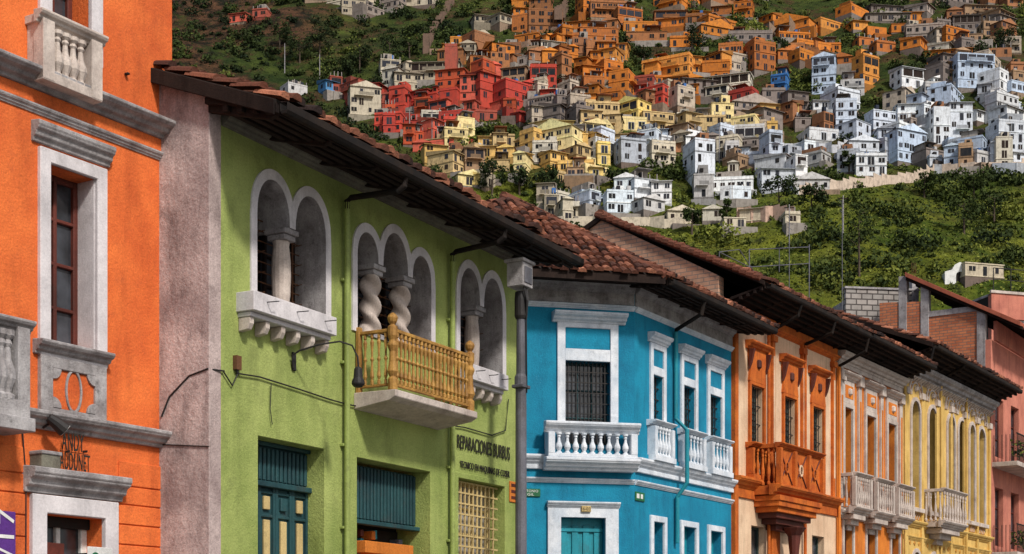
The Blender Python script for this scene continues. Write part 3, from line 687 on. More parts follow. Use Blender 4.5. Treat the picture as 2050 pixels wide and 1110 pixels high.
for i,(a,c) in enumerate(ops):
    b.ring('window_surround',CO,a,c,5.75,ztop,.08,.07,.08,bottom=False)
    b.plate('window_crest',CO,[(a-.1,ztop+.08),(c+.1,ztop+.08),(c+.03,ztop+.42),(c+.12,ztop+.72),(c+.1,ztop+.84),(a-.1,ztop+.84),(a-.12,ztop+.72),(a-.03,ztop+.42)],[],.07,.08)
    b.cornice('window_hood',CO,a-.24,c+.24,ztop+.84,ztop+1.03,.22)
    m_=(a+c)/2; b.lathe('crest_rosette',M['redwood'],m_,.06,[(.06,ztop+.42),(.09,ztop+.46),(.09,ztop+.6),(.06,ztop+.64)],10)
    for x in(a-.1,c+.1): b.prof('hood_bracket',M['redwood'],x-.04,x+.04,[(.05,ztop+.35),(.12,ztop+.5),(.2,ztop+.83),(.05,ztop+.84)])
    b.box('shutter',M['shutter'],a,c,-.2,-.16,5.75,ztop)
    for j in range(14): z=5.85+j*(ztop-5.9)/14; b.box('shutter_louvre',M['shutter'],a+.05,c-.05,-.16,-.13,z,z+.06)
    b.box('shutter_louvre',M['shutter'],m_-.03,m_+.03,-.16,-.11,5.75,ztop)
    b.grille('window_grille',M['iron'],a,c,5.75,ztop-.0,-.06,.11,.4,.009)
a,c=ops[0]; 
b.box('balconette',CO,a-.2,c+.2,0,.22,5.68,5.78); b.cornice('balconette',CO,a-.24,c+.24,6.42,6.55,.28)
for i in range(5): b.baluster('balusters',CO,a-.08+(c-a+.16)*i/4,.15,5.78,6.42,.05)
for x in(a-.2,c+.1): b.box('balconette',CO,x,x+.1,0,.2,5.785,6.415)
nb=.75; a=f.S(1566,nb); c=f.S(1650,nb)
b.cornice('balcony_floor',CO,a-.1,c+.1,5.3,5.55,.3,nb-.28); b.box('balcony_floor',CO,a-.05,c+.05,0,nb-.27,5.32,5.53)
b.cornice('balcony_rail',CO,a-.06,c+.06,6.42,6.55,.2,nb-.16); 
for x in(a,c): b.box('balcony_rail',CO,x-.05,x+.05,0,nb-.1,6.43,6.53)
for x in(a,(a*2+c)/3,(a+2*c)/3,c): b.box('balcony_posts',CO,x-.06,x+.06,nb-.14,nb,5.55,6.42)
b.box('balcony_back',M['c_orange'],a,c,nb-.12,nb-.1,5.56,6.41)
for j in range(3):
    x0=a+(c-a)*j/3+.07;x1=a+(c-a)*(j+1)/3-.07
    for s_ in(0,1):
        A=(x0,nb-.09,5.6 if s_ else 6.38);D=(x1,nb-.09,6.38 if s_ else 5.6); b.tube('balcony_lattice',M['redwood'],[A,D],.022,6)
    m_=(x0+x1)/2; b.plate('balcony_lattice',M['c_cream'] if j==1 else CO,[(m_+.11*math.cos(t*.524),5.99+.15*math.sin(t*.524)) for t in range(12)],[[(m_+.07*math.cos(t*.524),5.99+.11*math.sin(t*.524)) for t in range(12)]],nb-.05,.04)
for i in range(4): b.baluster('balusters',CO,a,.1+i*.15,5.55,6.42,.05)
m_=(a+c)/2
for j in range(6):
    t0=j/6; b.box('balcony_corbel',CO if j<3 else M['redwood'],m_-(c-a)/2*(1-t0**2*.8),m_+(c-a)/2*(1-t0**2*.8),0,(nb-.05)*(1-t0**1.5*.8),5.3-.13*(j+1),5.3-.13*j-.002)
b.lathe('ground_post',M['redwood'],f.S(1590,.5),.5,[(.14,0),(.14,3),(.1,3.4),(.15,3.6),(.1,3.8),(.16,4.4),(.3,4.6)],10)
for g in gd: b.window(*g,-.2,M['shutter'],1,3,.06,part='ground_door')
zE=10.1; nE=.9; nR=-3.5; zR=12.3
b.prof('gable_wall',M['brick'],-.09,.2,[(-.30,0),(-.30,zE+.3),(nR,zR-.08),(-8,zE-.1),(-8,0)])
b.prof('gable_wall_front',CO,-.001,.1,[(0,0),(0,zW),(-.295,zW),(-.295,0)])
b.eave(-.1,sR,0,zW,nE,zE,.6); b.roof(-.14,sR,nE,zE,nR,zR)
b.prof('rake_board',M['brownwood'],-.16,-.142,[(nE,zE-.1),(nE,zE-.0),(nR,zR-.0),(nR,zR-.1)])
b.prof('rake_board',M['brownwood'],-.16,-.142,[(-8,zE-.1),(-8,zE+.06),(nR,zR+.02),(nR,zR-.12)])
k=26
for i in range(k):
    t_=i/k; n_=nE-.1-t_*(nE-nR); z_=zE+.03+t_*(zR-zE)
    b.add('rake_seat',M['moss'],[],[])
    b.tube('rake_tiles',M['tile'],[(-.12,n_,z_+.05+R(-.01,.02)),(-.12,n_-.19,z_+.11)],[.1,.08],7)
b.p.pop(('rake_seat',M['moss']),None)
def elbow(b,f,u,v,ue,ve,nE,zE,m=None,mp=None):
    x=f.S(u,.1); z=f.Z(u,v,.1); x2=f.S(ue,nE); z2=f.Z(ue,ve,nE)
    b.tube('downpipe',mp or M['c_orange'],[(x,.1,0),(x,.1,z)],.045,7)
    b.tube('downpipe_elbow',M['gutter'],[(x,.1,z-.1),(x,.12,z+.03),(x2,nE-.02,z2),(x2,nE+.05,max(z2+.1,zE-.15))],.045,7)
elbow(b,f,1539,668,1600,632,nE,zE); elbow(b,f,1612,692,1668,666,nE,zE)
b.done()

# ================================================================== WHITE TRIMMED ORANGE HOUSE
b=B('white_trimmed_orange_house',C); s0=f.S(1676); sR=f.S(1806); WH=M['agedwhite']
ops=[(f.S(1688),f.S(1704)),(f.S(1732),f.S(1750)),(f.S(1775),f.S(1791))]; ztop=f.Z(1688,815); 
gd=[(f.S(1688),f.S(1706),.02,f.Z(1688,1045)),(f.S(1734),f.S(1752),.02,f.Z(1688,1045)),(f.S(1783),f.S(1799),.02,f.Z(1688,1045)+.1)]
b.plate('walls',M['d_orange'],rect(s0,sR-.002,0,zW),[rect(a,c,5.8,ztop) for a,c in ops]+[rect(*g) for g in gd],0,.36)
b.box('body_shell',M['interior'],s0,sR-.01,-8,-.37,0,zW-.1)
b.cornice('frieze',WH,s0,sR,zW-.3,zW-.02,.25); b.box('frieze_band',WH,s0,sR,-.01,.05,zW-.42,zW-.3)
b.cornice('belt_course',WH,s0,sR,5.2,5.42,.2)
for x in(s0+.2,f.S(1718),f.S(1762),sR-.25):
    b.box('pilaster',WH,x-.11,x+.11,-.01,.07,5.42,zW-.42); b.box('pilaster_panel',M['d_orange'],x-.06,x+.06,.07,.08,6.2,zW-1.2); b.box('pilaster_capital',WH,x-.16,x+.16,-.01,.14,zW-.8,zW-.5)
for a,c in ops:
    m_=(a+c)/2
    b.ring('window_surround',WH,a,c,5.8,ztop,.12,.07,.08,bottom=False)
    b.box('window_crest',WH,a-.1,c+.1,-.01,.06,ztop+.12,ztop+.75); b.box('crest_panel',M['d_orange'],a+.0,c-.0,.06,.07,ztop+.26,ztop+.62); b.lathe('crest_medallion',WH,m_,.06,[(.05,ztop+.34),(.1,ztop+.38),(.1,ztop+.5),(.05,ztop+.54)],8)
    b.cornice('window_hood',WH,a-.25,c+.25,ztop+.76,ztop+.95,.24)
    b.window(a,c,5.8,ztop,-.22,M['shutter'],2,4,.05)
    x0,x1=a-.3,c+.3; nb=.5
    b.cornice('balcony_floor',WH,x0-.05,x1+.05,5.3,5.5,.22,nb-.2); b.box('balcony_floor',WH,x0,x1,0,nb-.19,5.32,5.48)
    for j in range(3): b.box('balcony_corbel',WH,x0+.15*(j+1),x1-.15*(j+1),0,nb-.14*(j+1),5.3-.14*(j+1),5.3-.14*j-.002)
    b.cornice('balcony_rail',WH,x0-.03,x1+.03,6.3,6.42,.16,nb-.12)
    for x in(x0,x1): b.box('balcony_rail',WH,x-.05,x+.05,0,nb-.1,6.31,6.4); b.box('balcony_posts',WH,x-.06,x+.06,nb-.12,nb,5.5,6.3)
    for i in range(7): b.baluster('balusters',WH,x0+.12+(x1-x0-.24)*i/6,nb-.06,5.5,6.3,.042)
    for i in range(3): b.baluster('balusters',WH,x0,.08+i*.13,5.5,6.3,.042)
for g in gd: b.window(*g,-.2,M['redwood'],1,3,.06,part='ground_door'); b.ring('door_surround',WH,*g,.1,.05,.06,bottom=False)
b.eave(s0,sR+.2,0,zW,nE,zE+.02,.6); b.roof(s0+.02,sR+.25,nE,zE+.02,nR,zR)
elbow(b,f,1680,735,1735,703,nE,zE,mp=M['d_orange'])
b.done()

# ================================================================== YELLOW HOUSE
b=B('yellow_arched_house',C); s0=f.S(1808); sR=f.S(1982); zW=10.3; Y_=M['e_yellow']; EA=M['e_amber']
def arch(a,c,z0,zt,n=10):
    m_=(a+c)/2;r=(c-a)/2; return [(a,z0),(c,z0)]+[(m_+r*math.cos(math.pi*i/n),zt-r+r*math.sin(math.pi*i/n)) for i in range(n+1)]
us=[(1824,1840),(1858,1874),(1896,1910),(1918,1931),(1940,1950),(1958,1970)]
ops=[(f.S(a),f.S(c)) for a,c in us]
zt=f.Z(1824,800)
gd=[(1826,1842,1),(1862,1876,1),(1900,1914,0),(1922,1934,1),(1943,1953,1),(1961,1971,1)]
gds=[(f.S(a),f.S(c)) for a,c,_ in gd]
b.plate('walls',Y_,rect(s0,sR,0,zW),[arch(a,c,6.0 if i!=2 and i!=3 else 5.6,zt) for i,(a,c) in enumerate(ops)]+[arch(a,c,.05,4.6) for a,c in gds],0,.36)
b.box('body_shell',M['interior'],s0,sR,-8,-.37,0,zW-.1)
def ringarc(cx_,cz_,r1,r2,a0=0,a1=math.pi,n=14):
    return [(cx_+r1*math.cos(a0+(a1-a0)*i/n),cz_+r1*math.sin(a0+(a1-a0)*i/n)) for i in range(n+1)]+[(cx_+r2*math.cos(a1+(a0-a1)*i/n),cz_+r2*math.sin(a1+(a0-a1)*i/n)) for i in range(n+1)]
for i_,(a,c) in enumerate(ops):
    out=arch(a-.12,c+.12,5.95,zt+.12); b.plate('window_surround',WH,out,[arch(a,c,5.955,zt)],.05,.06)
    b.window(a,c,5.6,zt,-.24,M['shutter'],2,4,.05)
    b.box('window_sill',WH,a-.16,c+.16,0,.14,5.82,5.95)
    m_=(a+c)/2; zz_=zt+.15
    b.plate('lunette',WH,ringarc(m_,zz_,.66,.58),[],.05,.06); b.plate('lunette',WH,ringarc(m_,zz_,.44,.38),[],.04,.05)
    b.plate('lunette_field',EA,ringarc(m_,zz_,.575,.445),[],.02,.03)
    for q in range(7):
        an=math.pi*(q+.5)/7; cx_,cz_=m_+.51*math.cos(an),zz_+.51*math.sin(an); b.plate('lunette_bead',WH,[(cx_+.04*math.cos(t*1.05),cz_+.04*math.sin(t*1.05)) for t in range(6)],[],.04,.03)
    b.lathe('lunette_boss',WH,m_,.02,[(.04,zz_+.14),(.09,zz_+.18),(.09,zz_+.28),(.04,zz_+.32)],8)
    b.box('apron_panel',EA,a-.05,c+.05,0,.02,5.6,5.8)
    for t in range(4): b.tube('apron_lattice',WH,[(a+(c-a)*t/4,.035,5.6),(a+(c-a)*(t+1)/4,.035,5.8)],.014,4)
for i in range(len(ops)-1):
    m_=(ops[i][1]+ops[i+1][0])/2
    for z in(zt+.85,zt+1.0): b.plate('spandrel_relief',WH,[(m_,z-.09),(m_+.09,z),(m_,z+.09),(m_-.09,z)],[],.045,.05)
for i in range(22):
    x=s0+.2+(sR-s0-.4)*i/21; b.plate('ground_relief',EA,[(x,4.78),(x+.1,4.86),(x,4.94),(x-.1,4.86)],[],.02,.03)
for a,c in gds:
    b.plate('door_surround',WH,arch(a-.12,c+.12,0,4.72),[arch(a,c,.05,4.6)],.04,.05); b.window(a,c,.05,4.6,-.24,M['shutter'],1,4,.06,part='ground_door')
b.cornice('cove_cornice',M['greystone'],s0,sR,zW-.35,zW,.35)
for i in range(40):
    x=s0+.1+(sR-s0-.2)*i/39; b.prof('modillions',WH,x-.05,x+.05,[(.0,zW-.5),(.12,zW-.42),(.2,zW-.36),(0,zW-.36)])
b.cornice('belt_course',Y_,s0,sR,5.35,5.55,.16); b.cornice('lower_band',Y_,s0,sR,4.95,5.08,.08)
for i in range(7):
    x=s0+.2+(sR-s0-.4)*i/6; b.box('pilaster',Y_,x-.09,x+.09,-.01,.07,0.9,zt+.1); b.box('pilaster_capital',WH,x-.14,x+.14,-.01,.12,zt+.1,zt+.3)
b.box('base_course',M['greyblue'],s0,sR,-.01,.09,0,3.7+.0); 
nb=.7; a=f.S(1892,nb); c=f.S(1938,nb)
b.cornice('balcony_floor',WH,a,c,5.4,5.62,.22,nb-.2); b.box('balcony_floor',WH,a+.05,c-.05,0,nb-.19,5.42,5.6); b.cornice('balcony_rail',WH,a,c,6.5,6.62,.14,nb-.12)
for i in range(9): b.baluster('balusters',WH,a+.1+(c-a-.2)*i/8,nb-.06,5.62,6.5,.05)
for i in range(4): b.baluster('balusters',WH,a+.06,.08+i*.15,5.62,6.5,.05)
b.box('balcony_rail',WH,a,a+.1,0,nb-.1,6.51,6.6)
for j in range(3): b.box('balcony_corbel',WH,a+.3*(j+1),c-.3*(j+1),0,nb-.18*(j+1),5.4-.16*(j+1),5.4-.16*j-.002)
zE2=10.75; zR2=12.6
b.eave(s0,sR+.3,0,zW+.02,.95,zE2,.6); b.roof(s0-.1,sR+.35,.95,zE2,-3.5,zR2)
for u,v,ue,ve in((1812,745,1866,718),(1884,760,1930,735),(1935,785,1985,758)): elbow(b,f,u,v,ue,ve,.95,zE2,mp=Y_)
b.prof('rake_board',M['brownwood'],s0-.13,s0-.102,[(.95,zE2-.14),(.95,zE2),(-3.5,zR2),(-3.5,zR2-.14)])
b.prof('gable_wall',M['brick'],s0-.003,s0+.2,[(-.4,8),(-.4,zE2+.2),(-3.5,zR2-.15),(-8,zE2),(-8,8)])
b.done()

# ================================================================== CORAL HOUSE WITH BRICK UPPER FLOOR
b=B('coral_brick_house',C); s0=f.S(1984); sR=s0+9; CR=M['coral']
hol=[]
for z in(2.0,5.0,8.2):
    for i in range(4): hol.append((s0+.5+i*2.1,s0+1.6+i*2.1,z+.3,z+2.4))
b.plate('walls',CR,rect(s0,sR,0,12.6),[rect(*h) for h in hol],0,.3)
for h in hol: b.window(*h,-.2,M['redwood'],2,3,.06)
for z in(5.0,8.2):
    b.box('balcony_slab',WH,s0+.1,sR,0,.9,z-.12,z+.04)
    x=s0+.15
    while x<sR: b.box('balcony_grille',M['iron'],x-.012,x+.012,.86,.88,z+.04,z+1.0); x+=.14
    b.box('balcony_grille',M['iron'],s0+.1,sR,.85,.89,z+1.0,z+1.04)
    for j in range(6): b.box('balcony_grille',M['iron'],s0+.14,s0+.165,.05+j*.14,.07+j*.14,z+.04,z+1.0)
b.box('body_shell',M['interior'],s0+.22,sR,-8,-.31,0,12.5)
def uv_side(u,v,s):
    k=(u-CU)/FPX; px=f.x+s*f.ax; py=f.y+s*f.ay; n=(k*py-px)/(f.nx-k*f.ny); return n,EYE+(py+n*f.ny)*(HV-v)/FPX
n1,z1=uv_side(1846,622,s0); n2,z2=uv_side(1966,622,s0)
b.prof('side_brick_wall',M['redbrick'],s0+.01,s0+.2,[(0-.31,0),(-.31,z2),(n1,z2),(n1,0)])
b.prof('side_brick_pier',M['redbrick'],s0,s0+.2,[(n1,8),(n1,z2+.6),(n1-1.6,z2+.75),(n1-1.6,8)])
n3,z3=uv_side(2046,655,s0); n4,z4=uv_side(1815,556,s0)
b.prof('metal_roof',M['redmetal'],s0-.2,sR,[(n3,z3),(n4,z4),(n4,z4+.16),(n3,z3+.16)])
for t in range(8):
    x=s0-.1+t*1.1; b.prof('roof_purlins',M['brownwood'],x,x+.1,[(n3+.05,z3-.12),(n4,z4-.12),(n4,z4),(n3+.05,z3)])
for n in(-.35,-3.2,n1+.1):
    b.box('concrete_pillar',M['greystone'],s0-.03,s0+.24,n-.15,n+.15,8,z3+(n3-n)/(n3-n4)*(z4-z3)-.02)
b.box('tie_beam',M['greystone'],s0-.02,s0+.22,n1,-.5,z2-.003,z2+.2)
b.box('terrace_wall',CR,s0+.3,sR,.0,.12,12.6,13.3)
b.done()
def leafmesh(name,centres,size,tints,parent=None,mat_=None):
    n=len(centres); c=np.array(centres,dtype=np.float32); 
    a=np.random.normal(size=(n,3)); a/=np.linalg.norm(a,axis=1)[:,None]
    d=np.random.normal(size=(n,3)); d-=a*(a*d).sum(1)[:,None]; d/=np.linalg.norm(d,axis=1)[:,None]
    sz=np.array(size,dtype=np.float32).reshape(-1,1)*np.ones((n,1))
    a*=sz; d*=sz*.6
    v=np.stack([c-a-d*.3,c-a*.1+d,c+a+d*.2,c+a*.2-d],1).reshape(-1,3)
    me=bpy.data.meshes.new(name); me.vertices.add(n*4); me.vertices.foreach_set('co',v.astype(np.float32).ravel())
    me.loops.add(n*4); me.loops.foreach_set('vertex_index',np.arange(n*4,dtype=np.int32))
    me.polygons.add(n); me.polygons.foreach_set('loop_start',np.arange(0,n*4,4,dtype=np.int32))
    try: me.polygons.foreach_set('loop_total',np.full(n,4,dtype=np.int32))
    except Exception: pass
    at=me.attributes.new('tint','FLOAT','FACE'); at.data.foreach_set('value',np.array(tints,dtype=np.float32))
    me.update(); me.validate(); me.materials.append(mat_ or M['leaf'])
    o=bpy.data.objects.new(name,me); COL.objects.link(o)
    if parent: o.parent=parent
    return o
pl=[];
for z in(5.15,8.35):
    for i in range(5):
        cx=s0+.5+i*.8
        for j in range(60): pt=f.pt(cx+R(-.3,.3),.75+R(-.15,.2),z+.2+R(-.1,.45)); pl.append(tuple(pt))
leafmesh('balcony_plants',pl,[.07]*len(pl),np.random.rand(len(pl))*.9)

Cw=Frame((1693-CU)/FPX*56,56,1,.15)
b=B('cinder_block_house',Cw); s2=Cw.S(1838); zt=Cw.Z(1693,578)
b.box('block_wall',M['cinder'],0,s2,-.25,0,8,zt); b.box('body_shell',M['greystone'],.01,s2-.01,-7,-.26,0,zt-.4)
b.box('parapet_cap',M['greystone'],-.05,s2+.05,-.3,.05,zt,zt+.08); b.box('corner_column',M['greystone'],s2-.25,s2+.02,-.26,.03,8,zt+.5)
for i in range(3): b.tube('rebar',M['rust'],[(s2-.2+i*.07,-.1,zt+.4),(s2-.2+i*.07+R(-.03,.03),-.1,zt+1.1)],.012,5)
b.done()
Cf=Frame((1985-CU)/FPX*66,66,1,.3)
b=B('coral_roof_house',Cf); zt=Cf.Z(2000,588); 
b.plate('walls',CR,rect(0,9,0,zt),[rect(1.2+i*2.2,2.3+i*2.2,zt-2.6,zt-1.1) for i in range(3)],0,.25); b.box('body_shell',M['interior'],.01,8.99,-6,-.26,0,zt-.05)
for i in range(3): b.window(1.2+i*2.2,2.3+i*2.2,zt-2.6,zt-1.1,-.15,M['signwhite'],2,2,.06)
b.box('parapet',WH,-.06,9.06,-.06,.06,zt-.003,zt+.12); b.box('roof',M['greystone'],0,9,-6,-.065,zt-.1,zt)
for i in range(4): b.tube('roof_rails',M['iron'],[(.3+i*.9,-.3,zt),(.3+i*.9,-.3,zt+1.2)],.025,5)
b.tube('roof_rails',M['iron'],[(.3,-.3,zt+1.2),(3.0,-.3,zt+1.2)],.025,5); b.tube('roof_rails',M['iron'],[(.3,-.3,zt+.7),(3.0,-.3,zt+.7)],.02,5)
b.done()
q=B('rooftop_wire_frame',C); 
for (u1,v1,u2,v2) in((1440,505,1500,535),(1500,535,1620,528),(1440,505,1440,540),(1500,500,1620,495),(1620,495,1620,540),(1560,498,1560,545),(1440,505,1480,500),(1480,500,1510,545)):
    n=-3.4; q.tube('bar',M['polemetal'],[(C.S(u1,n),n,C.Z(u1,v1,n)),(C.S(u2,n),n,C.Z(u2,v2,n))],.018,5)
for u,v0,v1 in((1500,500,570),(1620,490,580)): q.tube('bar',M['polemetal'],[(C.S(u,-3.4),-3.4,C.Z(u,v0,-3.4)),(C.S(u,-3.4),-3.4,11.5)],.022,5)
q.done()
for u,v in((1580,430),(1686,400)):
    q=B('roof_antenna',C); n=-3.4; x=C.S(u,n); z=C.Z(u,v,n); q.tube('mast',M['polemetal'],[(x,n,11.5),(x,n,z)],.017,5)
    for i in range(4): q.tube('element',M['polemetal'],[(x-.3+i*.05,n,z-.1-i*.16),(x+.3-i*.05,n,z-.1-i*.16)],.009,4)
    q.done()

# ================================================================== GROUND, ROAD
def sheet(name,m,corners,z):
    me=bpy.data.meshes.new(name); me.from_pydata([(x,y,z) for x,y in corners],[],[tuple(range(len(corners)))]); me.materials.append(m)
    o=bpy.data.objects.new(name,me); COL.objects.link(o); return o
sheet('ground',M['pave'],[(-1500,-1500),(1500,-1500),(1500,1500),(-1500,1500)],-.02)
def strip(n1,n2,s1=-60,s2=110): return [tuple(G.pt(a,n).xy) for a,n in((s1,n1),(s2,n1),(s2,n2),(s1,n2))]
sheet('road',M['asphalt'],strip(3.2,10),-.012)
sheet('road_marking',M['line'],strip(6.5,6.62),-.006)
q=B('pavement',G); q.box('slabs',M['pave'],-60,110,-12,3.0,-.1,.0); q.box('kerb',M['greystone'],-60,110,3.0,3.2,-.1,.01)
q.done()
q=B('pavement',G); q.box('slabs',M['pave'],-60,110,10.2,13,-.1,.12); q.box('kerb',M['greystone'],-60,110,10,10.2,-.1,.13); q.done()

# ================================================================== HILLSIDE
def hz(x,y):
    z=.7*y-138
    w=noise.noise(Vector((x/90,y/70,3)))*10+noise.noise(Vector((x/28,y/24,7)))*4+noise.noise(Vector((x/9,y/9,1)))*1.1
    fade=min(1,max(0,(y-190)/50)); z+=w*fade
    if y>560: z-= (y-560)*.35
    return z if z>0 else z*.02-.3
xs=np.arange(-420,521,3.2); ys=np.arange(185,700,3.2)
vs=[(x,y,hz(x,y)) for y in ys for x in xs]; nx=len(xs)
fs=[(j*nx+i,j*nx+i+1,(j+1)*nx+i+1,(j+1)*nx+i) for j in range(len(ys)-1) for i in range(nx-1)]
me=bpy.data.meshes.new('hillside'); me.from_pydata(vs,[],fs)
hill=bpy.data.objects.new('hillside',me); COL.objects.link(hill)
for pgn in me.polygons: pgn.use_smooth=True
m,t,p=nt('hillside_grass_and_soil'); tc=t.nodes.new('ShaderNodeTexCoord').outputs['Object']
sx=t.nodes.new('ShaderNodeSeparateXYZ'); L(t,tc,sx.inputs[0])
c=mix(t,ramp(t,noise_n(t,tc,.05,8,.7),.38,.6),(.025,.045,.011),(.10,.13,.026))
low=ramp(t,sx.outputs[2],150,100)
c=mix(t,low,c,mix(t,ramp(t,noise_n(t,tc,.07,8,.7),.4,.6),(.075,.12,.014),(.24,.26,.03)))
c=mix(t,ramp(t,noise_n(t,tc,.35,8,.75),.47,.68),c,(.018,.028,.009))
hi_=ramp(t,sx.outputs[2],100,150,.2,.85)
mq=t.nodes.new('ShaderNodeMath'); mq.operation='MULTIPLY'; L(t,hi_,mq.inputs[0]); L(t,ramp(t,noise_n(t,mapping(t,tc,(1,1,.6)),.07,8,.8),.5,.58),mq.inputs[1])
c=mix(t,mq.outputs[0],c,mix(t,ramp(t,noise_n(t,tc,.4,8,.8),.4,.62),(.13,.07,.035),(.035,.022,.014)))
zone=ramp(t,sx.outputs[0],-40,-70)
rk=mix(t,ramp(t,noise_n(t,mapping(t,tc,(1,1,.4)),.16,10,.85),.44,.54),(.15,.07,.038),(.014,.012,.009))
mm=t.nodes.new('ShaderNodeMath'); mm.operation='MULTIPLY'; L(t,zone,mm.inputs[0]); L(t,ramp(t,noise_n(t,tc,.03,6,.65),.44,.5,0,.9),mm.inputs[1])
c=mix(t,mm.outputs[0],c,rk)
L(t,c,p.inputs['Base Color']); p.inputs['Roughness'].default_value=.95; p.inputs['Specular IOR Level'].default_value=.1
bb_=t.nodes.new('ShaderNodeBump'); bb_.inputs['Strength'].default_value=1; bb_.inputs['Distance'].default_value=2.0
L(t,noise_n(t,tc,.5,9,.78),bb_.inputs['Height']); L(t,bb_.outputs[0],p.inputs['Normal'])
me.materials.append(m)
def onhill(u,v):
    k=(u-CU)/FPX; tt=(HV-v)/FPX; y=215.
    while y<650:
        if hz(k*y,y)>=EYE+tt*y: return k*y,y
        y+=1.5
    return k*y,y
PAL={'or':[(.62,.22,.035),(.54,.17,.028),(.70,.29,.06),(.45,.15,.04),(.36,.15,.06),(.58,.19,.03)],
 'rd':[(.56,.07,.045),(.46,.055,.04),(.62,.12,.075),(.52,.09,.035),(.38,.09,.06)],
 'ye':[(.82,.60,.20),(.74,.47,.15),(.84,.68,.33),(.62,.45,.22)],
 'wh':[(.78,.83,.90),(.70,.77,.88),(.84,.86,.88),(.50,.60,.74),(.76,.78,.80),(.80,.84,.88),(.40,.43,.48),(.56,.55,.54),(.66,.74,.86)],
 'cr':[(.62,.55,.42),(.5,.43,.32),(.68,.63,.52)],
 'gy':[(.36,.30,.26),(.24,.2,.18),(.42,.27,.16),(.34,.15,.07),(.5,.42,.33)],
 'bl':[(.05,.2,.52),(.10,.3,.58)]}
hcount=0; hpos=[]
def hill_house(X,Y,w,d,fl,col,rot,roof):
    global hcount
    bm=bmesh.new(); lay=bm.faces.layers.float_color.new('col')
    def bx(x1,x2,y1,y2,z1,z2,c,top=None):
        v=[bm.verts.new((a,b_,c_)) for c_ in(z1,z2) for b_ in(y1,y2) for a in(x1,x2)]
        for i,q in enumerate([(0,2,3,1),(4,5,7,6),(0,1,5,4),(2,6,7,3),(0,4,6,2),(1,3,7,5)]):
            g=bm.faces.new([v[j] for j in q]); cc=top if (i==1 and top) else c; g[lay]=(*cc,1)
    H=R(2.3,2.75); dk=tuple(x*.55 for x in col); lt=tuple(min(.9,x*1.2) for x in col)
    wc=lambda: random.choice([(.012,.015,.02),(.02,.02,.028),(.03,.035,.05),(.008,.009,.01),(.02,.012,.01)])
    rc=random.choice([(.25,.23,.21),(.2,.10,.06),(.34,.32,.3),(.26,.09,.05),(.1,.09,.085)])
    basec=random.choice([(.2,.17,.15),(.28,.2,.14),(.16,.12,.1),dk])
    bx(-w/2,w/2,0,d,-.2,fl*H,col,rc)
    bx(-w/2-.05,w/2+.05,-.05,d,-7,-.2,basec)
    if random.random()<.5:
        tw=R(-.1,.4)*w; bx(-w/2+tw-R(0,2),w/2+R(0,2)+tw*.3,-R(1.5,3.5),-.06,-7,-.25-R(0,1.2),random.choice([basec,(.3,.27,.24),dk]),(.25,.22,.19))
    for k in range(fl+1):
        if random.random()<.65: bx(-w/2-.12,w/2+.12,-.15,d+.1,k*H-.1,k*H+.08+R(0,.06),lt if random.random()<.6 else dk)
    nw=max(1,int(w/R(1.7,2.6))); frame=random.random()<.35
    open_top=random.random()<.12
    for k in range(fl):
        if open_top and k==fl-1 and fl>1:
            bx(-w/2+.3,w/2-.3,-.06,.05,k*H+.3,k*H+H-.4,wc()); 
            for i in range(nw+1): x0=-w/2+.3+(w-.6)*i/nw; bx(x0-.1,x0+.1,-.14,-.03,k*H+.2,k*H+H-.2,col)
            continue
        door=random.randrange(nw) if random.random()<.5 else -1
        for i in range(nw):
            if random.random()<.15: continue
            cx=-w/2+w*(i+.5)/nw+R(-.15,.15); ww=min(R(.35,.8),w/nw*.42); z0=k*H+(R(.7,1.) if i!=door else .1); z1=k*H+R(1.85,2.1)
            if frame: bx(cx-ww-.12,cx+ww+.12,-.03,0.05,z0-.12,z1+.12,lt if max(col)<.7 else (.3,.34,.4))
            bx(cx-ww,cx+ww,-.05,.05,z0,z1,wc())
            if ww>.5: bx(cx-.04,cx+.04,-.07,.02,z0,z1,lt)
    for sd in(-1,1):
        nn=max(1,int(d/2.8))
        for k in range(fl):
            for i in range(nn):
                if random.random()<.35: continue
                cy=d*(i+.5)/nn; x=sd*w/2; bx(min(x,x+sd*.05),max(x,x+sd*.05),cy-.5,cy+.5,k*H+.9,k*H+2.0,wc())
    top=fl*H
    if roof=='flat':
        if random.random()<.7:
            ph=R(.35,.95)
            for (a,b_,c_,e_) in((-w/2,w/2,0,.15),(-w/2,w/2,d-.15,d),(-w/2,-w/2+.15,.15,d-.15),(w/2-.15,w/2,.15,d-.15)): bx(a+.001,b_-.001,c_,e_,top+.1,top+ph,col)
        if random.random()<.6:
            x0=R(-w/2+.3,0); x1=min(x0+R(2.2,max(2.4,w/2)),w/2-.2); c2=random.choice([col,dk,lt,(.36,.32,.28),(.3,.14,.07)])
            hh=R(1.9,2.6); bx(x0,x1,R(.8,2.4),d-.3,top,top+hh,c2,rc); bx(x0+.4,x0+1.2,.75,2.5,top+.9,top+1.7,wc())
            if random.random()<.5: bx(x0-.4,x1+.5,.3,d,top+hh,top+hh+.1,random.choice([(.3,.28,.27),(.28,.1,.05),(.15,.13,.12)]))
        if random.random()<.35:
            x0=R(-w/2+.5,w/2-.8); bx(x0,x0+.9,d*.5,d*.5+.9,top+1.2,top+2.3,random.choice([(.02,.03,.05),(.05,.15,.4),(.5,.5,.5)]))
        if random.random()<.4:
            for i in range(4): x0=-w/2+.2+(w-.4)*i/3; bx(x0-.1,x0+.1,.2,.4,top+.1,top+R(1,1.7),(.3,.27,.25))
    else:
        rc2=random.choice([(.24,.075,.04),(.17,.06,.035),(.3,.28,.26),(.1,.06,.045),(.42,.42,.42)])
